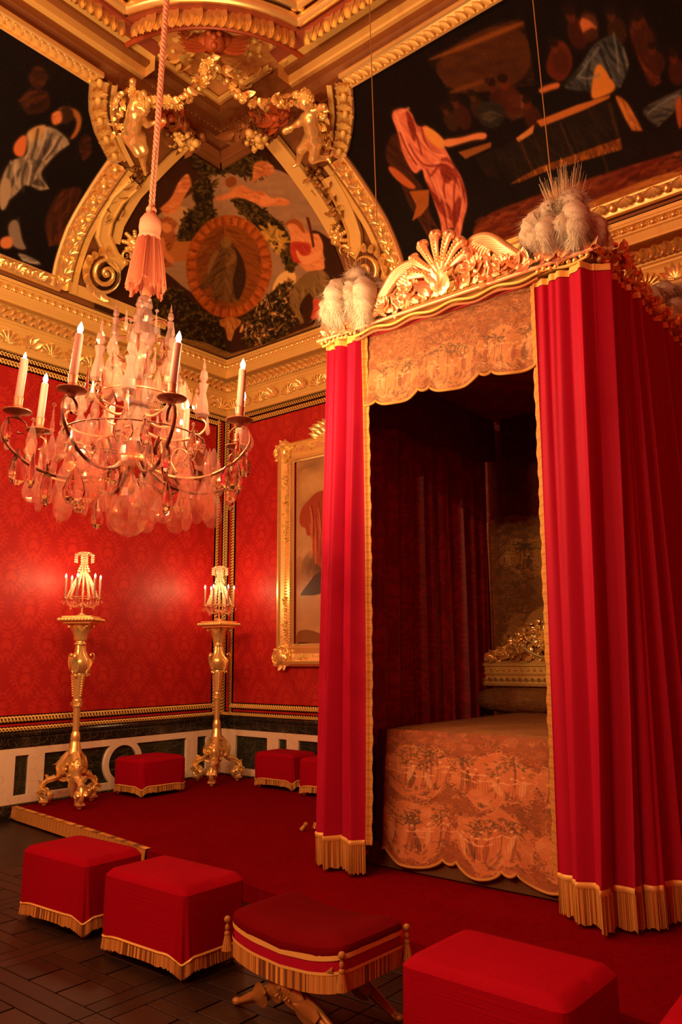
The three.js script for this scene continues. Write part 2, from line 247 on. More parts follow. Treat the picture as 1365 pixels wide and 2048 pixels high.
// a point at distance d from wall side ('L' or 'R'), height y, s along it
const onWall = (side, s, y, d) => (side === 'L' ? V(WX + d, y, s) : V(s, y, WZ + d));
const mitre = (side, d) => (side === 'L' ? WZ + d : WX + d), farEnd = { L: -1.2, R: 0.6 };
function runs(side, prof, from, to) {                    // flat-faced moulding along a wall; from defaults to the mitre in the corner
  const l = [];
  for (let i = 0; i + 1 < prof.length; i++) { const [d0, y0] = prof[i], [d1, y1] = prof[i + 1]; const g = grid(1, 1, (u, v) => { const d = lerp(d0, d1, u), s = v ? to ?? farEnd[side] : from ?? mitre(side, d); return onWall(side, s, lerp(y0, y1, u), d); }); l.push(g); }
  return merge(l);
}
const faceWall = (side) => (side === 'L' ? Math.PI / 2 : 0);   // turn of a thing that faces the room from that wall

// silk panels between cornice and dado
for (const [side, parent, cuts] of [['L', wallLeft, [WZ, farEnd.L + 3]], ['R', wallBack, [WX, -6.555, -1.0, farEnd.R]]])
  for (let i = 0; i + 1 < cuts.length; i++) {
    const a = cuts[i] + (i ? 0.004 : 0), b = cuts[i + 1], L = b - a, g = box(L, 3.95, 0.012);
    for (let k = 0; k < g.attributes.uv.count; k++) g.attributes.uv.setXY(k, (g.attributes.position.getX(k) + (a + b) / 2) / 0.46, g.attributes.position.getY(k) / 0.7);
    const m = obj('silk_panel', g, M.damask, parent); m.rotation.y = faceWall(side);
    m.position.copy(onWall(side, (a + b) / 2, 2.78, -0.006));
  }
// gold braid: two strands plaited along a line
function braid(a, b, w, nrm, parent, step = 0.075) {
  a = vec(a); b = vec(b); const d = b.clone().sub(a), L = d.length(), n = Math.max(8, Math.round((L / step) * 6)), side = d.clone().normalize().cross(nrm).normalize(), l = [];
  for (const ph of [0, Math.PI]) { const pts = []; for (let i = 0; i <= n; i++) { const t = i / n, q = (t * L / step) * TAU + ph; pts.push(a.clone().addScaledVector(d, t).addScaledVector(side, Math.sin(q) * w * 0.3).addScaledVector(nrm, 0.012 + 0.008 * Math.cos(q))); } l.push(tubeLinear(pts, w * 0.17)); }
  l.push(T(box(1, 1, 1), 0, 0, 0).applyMatrix4(new THREE.Matrix4().makeBasis(d.clone(), side.clone().multiplyScalar(w), nrm.clone().multiplyScalar(0.012)).setPosition(a.clone().addScaledVector(d, 0.5).addScaledVector(nrm, 0.006))));
  return obj('braid', l, M.braid, parent);
}
function tubeLinear(pts, r) { const n = pts.length - 1; return grid(4, n, (u, v) => { const i = Math.round(v * n), p = pts[i], q = pts[Math.min(n, i + 1)].clone().sub(pts[Math.max(0, i - 1)]).normalize(), e = Math.abs(q.y) < 0.8 ? V(0, 1, 0) : V(1, 0, 0), s = q.clone().cross(e).normalize(), t = s.clone().cross(q); return p.clone().addScaledVector(s, Math.cos(-u * TAU) * r).addScaledVector(t, Math.sin(-u * TAU) * r); }); }
for (const [side, parent, end] of [['L', wallLeft, -3.3], ['R', wallBack, -0.9]]) {
  const n = side === 'L' ? V(1, 0, 0) : V(0, 0, 1);
  const line = (s0, s1, y, w) => braid(onWall(side, s0, y, 0), onWall(side, s1, y, 0), w, n, parent);
  const c = mitre(side, 0), dn = 1;
  line(c + 0.02, end, 0.85, 0.06); line(c + 0.16, end, 0.95, 0.08);        // above the dado
  line(c + 0.02, end, 4.735, 0.065); line(c + 0.16, end, 4.655, 0.08);        // under the cornice
  for (const [s, w] of [[0.035, 0.06], [0.16, 0.075]]) braid(onWall(side, c + s * dn, 0.84, 0), onWall(side, c + s * dn, 4.7, 0), w, n, parent);
}
// marble dado
{
  const Y0 = 0.13, Y1 = 0.668, D = 0.045;
  const frame = (parent, side, s0, s1, holes) => { // white frame with openings; holes are Paths in (s, y)
    const sh = new THREE.Shape([[s0, Y0], [s1, Y0], [s1, Y1], [s0, Y1]].map((p) => new THREE.Vector2(...p))); sh.holes.push(...holes);
    const g = new THREE.ExtrudeGeometry(sh, { depth: D, bevelEnabled: true, bevelSize: 0.004, bevelThickness: 0.004, bevelSegments: 1, curveSegments: 20 });
    if (side === 'L') { g.applyMatrix4(new THREE.Matrix4().makeBasis(V(0, 0, 1), V(0, 1, 0), V(-1, 0, 0)).setPosition(WX + D, 0, 0)); } else g.translate(0, 0, WZ);
    obj('marble_frame', toCreasedNormals(g, 0.5), M.whiteMarble, parent);
  };
  const rect = (a, b) => new THREE.Path([[a, 0.205], [b, 0.205], [b, 0.595], [a, 0.595]].map((p) => new THREE.Vector2(...p)));
  const biteHole = (a, b, c, r, left) => { const p = new THREE.Path(), h = 0.195, w = Math.sqrt(r * r - h * h); if (left) { p.moveTo(a, 0.205); p.lineTo(c - w, 0.205); p.absarc(c, 0.4, r, Math.PI + Math.asin(h / r), Math.PI - Math.asin(h / r), true); p.lineTo(a, 0.595); } else { p.moveTo(b, 0.595); p.lineTo(c + w, 0.595); p.absarc(c, 0.4, r, Math.asin(h / r), -Math.asin(h / r), true); p.lineTo(b, 0.205); } p.closePath(); return p; };
  const disc = (c, r) => { const p = new THREE.Path(); p.absarc(c, 0.4, r, 0, TAU, false); return p; };
  const panel = (parent, side, s0, s1) => obj('marble_panel', side === 'L' ? span(WX - 0.01, WX + 0.018, 0.19, 0.61, s0, s1) : span(s0, s1, 0.19, 0.61, WZ - 0.01, WZ + 0.018), M.greenMarble, parent);
  const c = -5.56;
  for (const [s0, s1, holes] of [[-4.5, -4.18, [rect(-4.42, -4.27)]], [-6.54, -4.505, [biteHole(-6.46, -4.59, c, 0.255, false), biteHole(-6.46, -4.59, c, 0.255, true), disc(c, 0.19)]], [-6.86, -6.545, [rect(-6.78, -6.63)]], [-7.02, -6.865, []], [-4.175, -2.2, [rect(-4.1, -2.3)]]]) { frame(wallLeft, 'L', s0, s1, holes); if (holes.length) panel(wallLeft, 'L', s0 + 0.05, s1 - 0.05); }
  for (const [s0, s1, holes] of [[-7.76, -7.6, []], [-7.595, -6.83, [rect(-7.5, -6.94)]], [-6.825, -6.53, [rect(-6.76, -6.62)]], [-6.525, -4.4, [rect(-6.44, -4.5)]], [-4.395, -3.9, [rect(-4.3, -4.0)]], [-1.5, 0.4, [rect(-1.4, 0.3)]]]) { frame(wallBack, 'R', s0, s1, holes); if (holes.length) panel(wallBack, 'R', s0 + 0.05, s1 - 0.05); }
  for (const [side, parent] of [['L', wallLeft], ['R', wallBack]]) {
    const g = runs(side, [[0, 0.668], [0.052, 0.668], [0.055, 0.675], [0.055, 0.755], [0.05, 0.77], [0.062, 0.782], [0.062, 0.808], [0.05, 0.822], [0, 0.825]]);
    const p = g.attributes.position; for (let i = 0; i < p.count; i++) g.attributes.uv.setXY(i, (side === 'L' ? p.getZ(i) : p.getX(i)) / 0.6, p.getY(i) / 0.6);
    obj('dado_band', g, M.blackMarble, parent);
  }
  const bb = (side) => { const g = runs(side, [[0, 0.132], [0.056, 0.132], [0.066, 0.12], [0.07, -0.02]]); const p = g.attributes.position; for (let i = 0; i < p.count; i++) g.attributes.uv.setXY(i, (p.getZ(i) + p.getX(i)) / 0.6, p.getY(i) / 0.6); return g; };
  struct('baseboard_left', bb('L'), M.blackMarble); struct('baseboard_back', bb('R'), M.blackMarble);
}
// carpeted dais
{
  const edge = [[-7.73, -4.275], [-7.61, -4.262], [-5.82, -4.07], [-1.4, -3.458], [1.55, -3.05]], sh = new THREE.Shape(edge.map(([x, z]) => new THREE.Vector2(x, -z)));
  sh.lineTo(1.55, 7.0); sh.lineTo(-7.73, 7.0);
  const g = new THREE.ExtrudeGeometry(sh, { depth: 0.11, bevelEnabled: false }).rotateX(-Math.PI / 2).translate(0, 0, 0);
  const uv = g.attributes.uv, p = g.attributes.position; for (let i = 0; i < uv.count; i++) uv.setXY(i, p.getX(i) / 1.2, p.getZ(i) / 1.2);
  const dais = obj('carpeted_dais', g, M.carpet); tag(dais, 'low platform under the bed covered in dark red carpet', 'platform');
  const pts = edge.map(([x, z]) => V(x, 0, z + 0.012)), cv = new THREE.CatmullRomCurve3(pts, false, 'centripetal', 0.1);
  obj('fringe', [grid(260, 3, (u, v) => { const q = cv.getPoint(u * 0.54), k = Math.sin(u * 900) * 0.004; return [q.x, 0.114 - 0.108 * v, q.z + 0.006 + k * v + 0.012 * v]; }, (u, v) => [u * 70, v]), grid(120, 1, (u, v) => { const q = cv.getPoint(u * 0.54); return [q.x, 0.117, q.z - 0.045 + 0.055 * v]; })], M.fringe, dais);
  obj('braid', tubeLinear(Array.from({ length: 60 }, (_, i) => { const q = cv.getPoint(0.75 + 0.25 * i / 59); return V(q.x, 0.012, q.z + 0.012); }), 0.012), M.braid, dais);
}
// ---------------------------------------------------------------- cornice
const cornice = {};
for (const side of ['L', 'R']) {
  const parts = [[[0, 4.775], [0.035, 4.78], [0.045, 4.8], [0.05, 4.815], [0.06, 4.825], [0.062, 5.0], [0.075, 5.02], [0.085, 5.03], [0.09, 5.05], [0.11, 5.06], [0.115, 5.08], [0.14, 5.085], [0.2, 5.18], [0.22, 5.19], [0.36, 5.192], [0.36, 5.15], [0.385, 5.15], [0.39, 5.165], [0.395, 5.235], [0.41, 5.245], [0.415, 5.258], [0.4, 5.262], [0.4, 5.315], [0.425, 5.32], [0.43, 5.338], [0.405, 5.345], [0.39, 5.37], [0.4, 5.4], [0.3, 5.42]]];
  const c = cornice[side] = struct(side === 'L' ? 'trim_1' : 'trim_2', runs(side, parts[0]), M.goldMatte);
  const to = side === 'L' ? -3.35 : -0.9, T0 = faceWall(side), put = (name, g, s, y, d, rx = 0, mat = M.gold) => { const m = obj(name, g, mat, c); m.position.copy(onWall(side, s, y, d)); m.rotation.set(rx, T0, 0, 'YXZ'); return m; };
  const bead = ball(0.032, 0, 0, 0, 2, [0.8, 1, 0.8]), reel = ball(0.017, 0, 0, 0, 1, [0.5, 1.2, 1]), acan = merge([leaf(0.14, 0.1, 0.45), T(leaf(0.11, 0.06, 0.6), 0.04, 0, 0.01, 0, 0, -0.3), T(leaf(0.11, 0.06, 0.6), -0.04, 0, 0.01, 0, 0, 0.3), ball(0.016, 0.05, 0.02, 0.03, 0), ball(0.016, -0.05, 0.02, 0.03, 0)]);
  const palm = merge([...[-1.1, -0.55, 0, 0.55, 1.1].map((a) => T(leaf(0.14, 0.055, 0.45, 3), 0, -0.05, 0.01, 0, 0, a)), spiral(0.035, 1.2, 0.012).translate(-0.05, -0.05, 0.01), spiral(0.035, 1.2, 0.012, 0, -1, 1, Math.PI).translate(0.05, -0.05, 0.01)]);
  const shel = merge([T(shell(0.15, 7, 2.6), 0, -0.07, 0), spiral(0.03, 1.2, 0.011).translate(-0.05, -0.06, 0.01), spiral(0.03, 1.2, 0.011, 0, -1, 1, Math.PI).translate(0.05, -0.06, 0.01)]);
  const step = 0.088; let k = 0;
  for (let s = mitre(side, 0.44); s < to; s += step, k++) { put('bead', bead, s, 5.288, 0.412); put('reel', reel, s + step * 0.36, 5.288, 0.405); put('reel', reel, s + step * 0.64, 5.288, 0.405); }
  k = 0; for (let s = mitre(side, 0.24); s < to; s += 0.1, k++) put('leaf', acan, s, 5.078, 0.145, 0.55);
  k = 0; for (let s = mitre(side, 0.2); s < to; s += 0.25, k++) put(k % 2 ? 'palmette' : 'shell', k % 2 ? palm : shel, s, 4.915, 0.068);
}
// ---------------------------------------------------------------- cove: the curved zone above the cornice
const BZ = [[0.44, 5.4], [0.6, 6.35], [1.92, 6.82]];
const coveProf = (u) => [0, 1].map((i) => (1 - u) ** 2 * BZ[0][i] + 2 * u * (1 - u) * BZ[1][i] + u * u * BZ[2][i]);
function cove(side, s, u, off = 0) {
  const [d, y] = coveProf(u), td = 2 * (1 - u) * (BZ[1][0] - BZ[0][0]) + 2 * u * (BZ[2][0] - BZ[1][0]), ty = 2 * (1 - u) * (BZ[1][1] - BZ[0][1]) + 2 * u * (BZ[2][1] - BZ[1][1]), l = Math.hypot(td, ty);
  return onWall(side, s, y - (td / l) * off, d + (ty / l) * off);
}
function coveBasis(side, s, u) { // x to the right as seen from the room, y up the cove, z towards the room
  const n = cove(side, s, u, 1).sub(cove(side, s, u, 0)), x = side === 'L' ? V(0, 0, -1) : V(1, 0, 0), y = n.clone().cross(x);
  return new THREE.Matrix4().makeBasis(x, y, n);
}
const coveSheet = (side, u0, u1, a, b, off, uvf, nu = 16, nv = 22) => grid(nu, nv, (i, j) => { const u = lerp(u0, u1, j); return cove(side, lerp(a(u), b(u), i), u, off); }, uvf && ((i, j) => { const u = lerp(u0, u1, j); return uvf(lerp(a(u), b(u), i), u); }));
function coveStrip(side, path, prof) {                   // moulding that follows path [[s, u], ...] over the cove; prof [[across, out], ...]
  const P = path.map(([s, u]) => cove(side, s, u)), N = path.map(([s, u]) => cove(side, s, u, 1).sub(cove(side, s, u))), n = P.length;
  const l = [];
  const at = (i, [w, h]) => { const t0 = i ? P[i].clone().sub(P[i - 1]).normalize() : null, t1 = i < n - 1 ? P[i + 1].clone().sub(P[i]).normalize() : null, t = (t0 || t1).clone().add(t1 || t0).normalize(), b = N[i].clone().cross(t).normalize(), c = t0 && t1 ? Math.max(0.6, t.dot(t0)) : 1; return P[i].clone().addScaledVector(b, w / c).addScaledVector(N[i], h); };
  for (let k = 0; k + 1 < prof.length; k++) l.push(grid(1, n - 1, (u, v) => at(Math.round(v * (n - 1)), prof[k + u])));
  return merge(l);
}
function dense(path, step = 0.06) { const o = []; for (let i = 0; i + 1 < path.length; i++) { const [a, b] = [path[i], path[i + 1]], k = Math.max(1, Math.ceil(Math.hypot(b[0] - a[0], (b[1] - a[1]) * 2) / step)); for (let j = 0; j < k; j++) o.push([lerp(a[0], b[0], j / k), lerp(a[1], b[1], j / k)]); } o.push(path[path.length - 1]); return o; }
for (const side of ['L', 'R']) {
  const cv = struct('ceiling_cove', coveSheet(side, 0, 1.03, (u) => mitre(side, coveProf(u)[0]), () => farEnd[side], -0.03, null, 2, 20), M.bronze);
}
// ceiling compartments above the cove
{
  const lip = { L: -4.05, R: -4.75 };
  for (const side of ['L', 'R']) {
    const t = struct(side === 'L' ? 'trim_3' : 'trim_4', [runs(side, [[1.9, 6.83], [1.95, 6.9], [1.95, 6.97], [2.0, 7.02], [2.0, 7.1]]), runs(side, [[2.0, 7.1], [2.03, 7.105], [2.03, 7.2], [2.12, 7.21], [2.12, CEIL]])], M.bronze);
    obj('fascia', runs(side, [[1.98, 7.1], [2.04, 7.1], [2.05, 7.12], [2.05, 7.235], [2.08, 7.245], [2.2, 7.25]], lip[side]), M.goldMatte, t);
    obj('fascia_end', onEnd(side, lip[side]), M.goldMatte, t);
    obj('fillet', runs(side, [[2.04, 7.215], [2.075, 7.215], [2.075, 7.245], [2.04, 7.25]], null, lip[side] + 0.02), M.goldMatte, t);
    obj('fillet', runs(side, [[2.2, 7.235], [2.235, 7.235], [2.235, 7.265], [2.2, 7.27]], null, lip[side] - 0.1), M.goldMatte, t);
    const bd = ball(0.017, 0, 0, 0, 1, [1, 1.4, 1]);
    for (let k = 0; k < 17; k++) { const m = obj('bead', bd, M.goldDark, t); m.position.copy(onWall(side, mitre(side, 1.98) + 0.03 + k * 0.055, 7.115, 1.995)); }
    obj('soffit', runs(side, [[2.2, 7.25], [2.32, 7.28], [2.36, 7.45], [2.36, CEIL]], lip[side]), std(0.26, 0.05, 0.015, { roughness: 0.7 }), t);
  }
  function onEnd(side, s) { const q = [[1.98, 7.1], [2.05, 7.1], [2.05, 7.24], [2.2, 7.25], [2.2, 7.1]].map(([d, y]) => onWall(side, s, y, d)); const g = new THREE.BufferGeometry(); g.setFromPoints(q); g.setIndex([0, 1, 2, 0, 2, 3, 0, 3, 4]); g.computeVertexNormals(); return g; }
  const cx = WX + 2.0, cz = WZ + 2.0, ring = (r, y, rad, flat = 1, a0 = -0.02, a1 = 1.59) => { const pts = []; for (let i = 0; i <= 24; i++) { const a = lerp(a0, a1, i / 24); pts.push([cx + Math.cos(a) * r, y, cz + Math.sin(a) * r]); } return tube(pts, rad, 8, 48, flat); };
  const redBronze = std(0.62, 0.29, 0.08, { metalness: 0.2, roughness: 0.55 });
  const t5 = struct('trim_5', [ring(1.29, 7.24, 0.028), ring(1.33, 7.27, 0.02)], std(0.42, 0.075, 0.02, { metalness: 0.2, roughness: 0.45 }));
  obj('quadrant', grid(24, 6, (u, v) => { const a = lerp(0, Math.PI / 2, u), r = lerp(0.15, 1.29, v); return [cx + Math.cos(a) * r, 7.29, cz + Math.sin(a) * r]; }), redBronze, t5);
  obj('relief', clutter(rng(77), 90, (i, r) => { const a = lerp(0.15, 1.42, r()), q = 0.55 + 0.65 * r(); return [cx + Math.cos(a) * q, 7.275, cz + Math.sin(a) * q]; }, 0.12), M.goldMatte, t5);
  obj('step', [0.0, 1].map((k) => grid(24, 1, (u, v) => { const a = lerp(-0.02, 1.59, u), r = 1.33 + (k ? 0.16 * v : 0); return [cx + Math.cos(a) * r, k ? 7.3 : lerp(7.26, 7.3, v), cz + Math.sin(a) * r]; })), std(0.26, 0.05, 0.015, { roughness: 0.7 }), t5);
  // hanging leaf frame of the main ceiling compartment: long upright leaves round a bar that bends into an arc at the corner
  const t6 = struct('trim_6', [ring(1.55, 7.31, 0.05, 1, 0.26, 1.31), ring(1.62, 7.4, 0.045, 1, 0.26, 1.31), bar([WX + 2.4, 7.31, WZ + 3.5], [WX + 2.4, 7.31, farEnd.L], 0.05, 0.05, 8), bar([WX + 3.5, 7.31, WZ + 2.4], [farEnd.R, 7.31, WZ + 2.4], 0.05, 0.05, 8), bar([WX + 2.47, 7.4, WZ + 3.5], [WX + 2.47, 7.4, farEnd.L], 0.045, 0.045, 8), bar([WX + 3.5, 7.4, WZ + 2.47], [farEnd.R, 7.4, WZ + 2.47], 0.045, 0.045, 8)], M.gold);
  const lf = [0, 1, 2].map((k) => merge([T(leaf(0.3, 0.1, 0.18 + k * 0.08, 5), 0, -0.2, 0.035), T(leaf(0.26, 0.06, 0.3), 0.035, -0.19, 0.05, 0, 0, -0.12), T(leaf(0.26, 0.06, 0.3), -0.035, -0.19, 0.05, 0, 0, 0.12)]));
  let k = 0; const put = (x, z, ty) => { const m = obj('leaf', lf[k++ % 3], M.gold, t6); m.position.set(x, 7.3, z); m.rotation.y = ty; };
  for (let a = 0.28; a < 1.31; a += 0.05) put(cx + Math.cos(a) * 1.5, cz + Math.sin(a) * 1.5, Math.PI / 2 - a + Math.PI);
  for (let z = WZ + 3.5; z < -2.4; z += 0.08) put(WX + 2.36, z, -Math.PI / 2);
  for (let x = WX + 3.55; x < -3.2; x += 0.08) put(x, WZ + 2.36, Math.PI);
  obj('inner_band', grid(24, 1, (u, v) => { const a = lerp(0.26, 1.31, u), r = lerp(1.5, 1.75, v); return [cx + Math.cos(a) * r, 7.44, cz + Math.sin(a) * r]; }), M.goldMatte, t6);
}
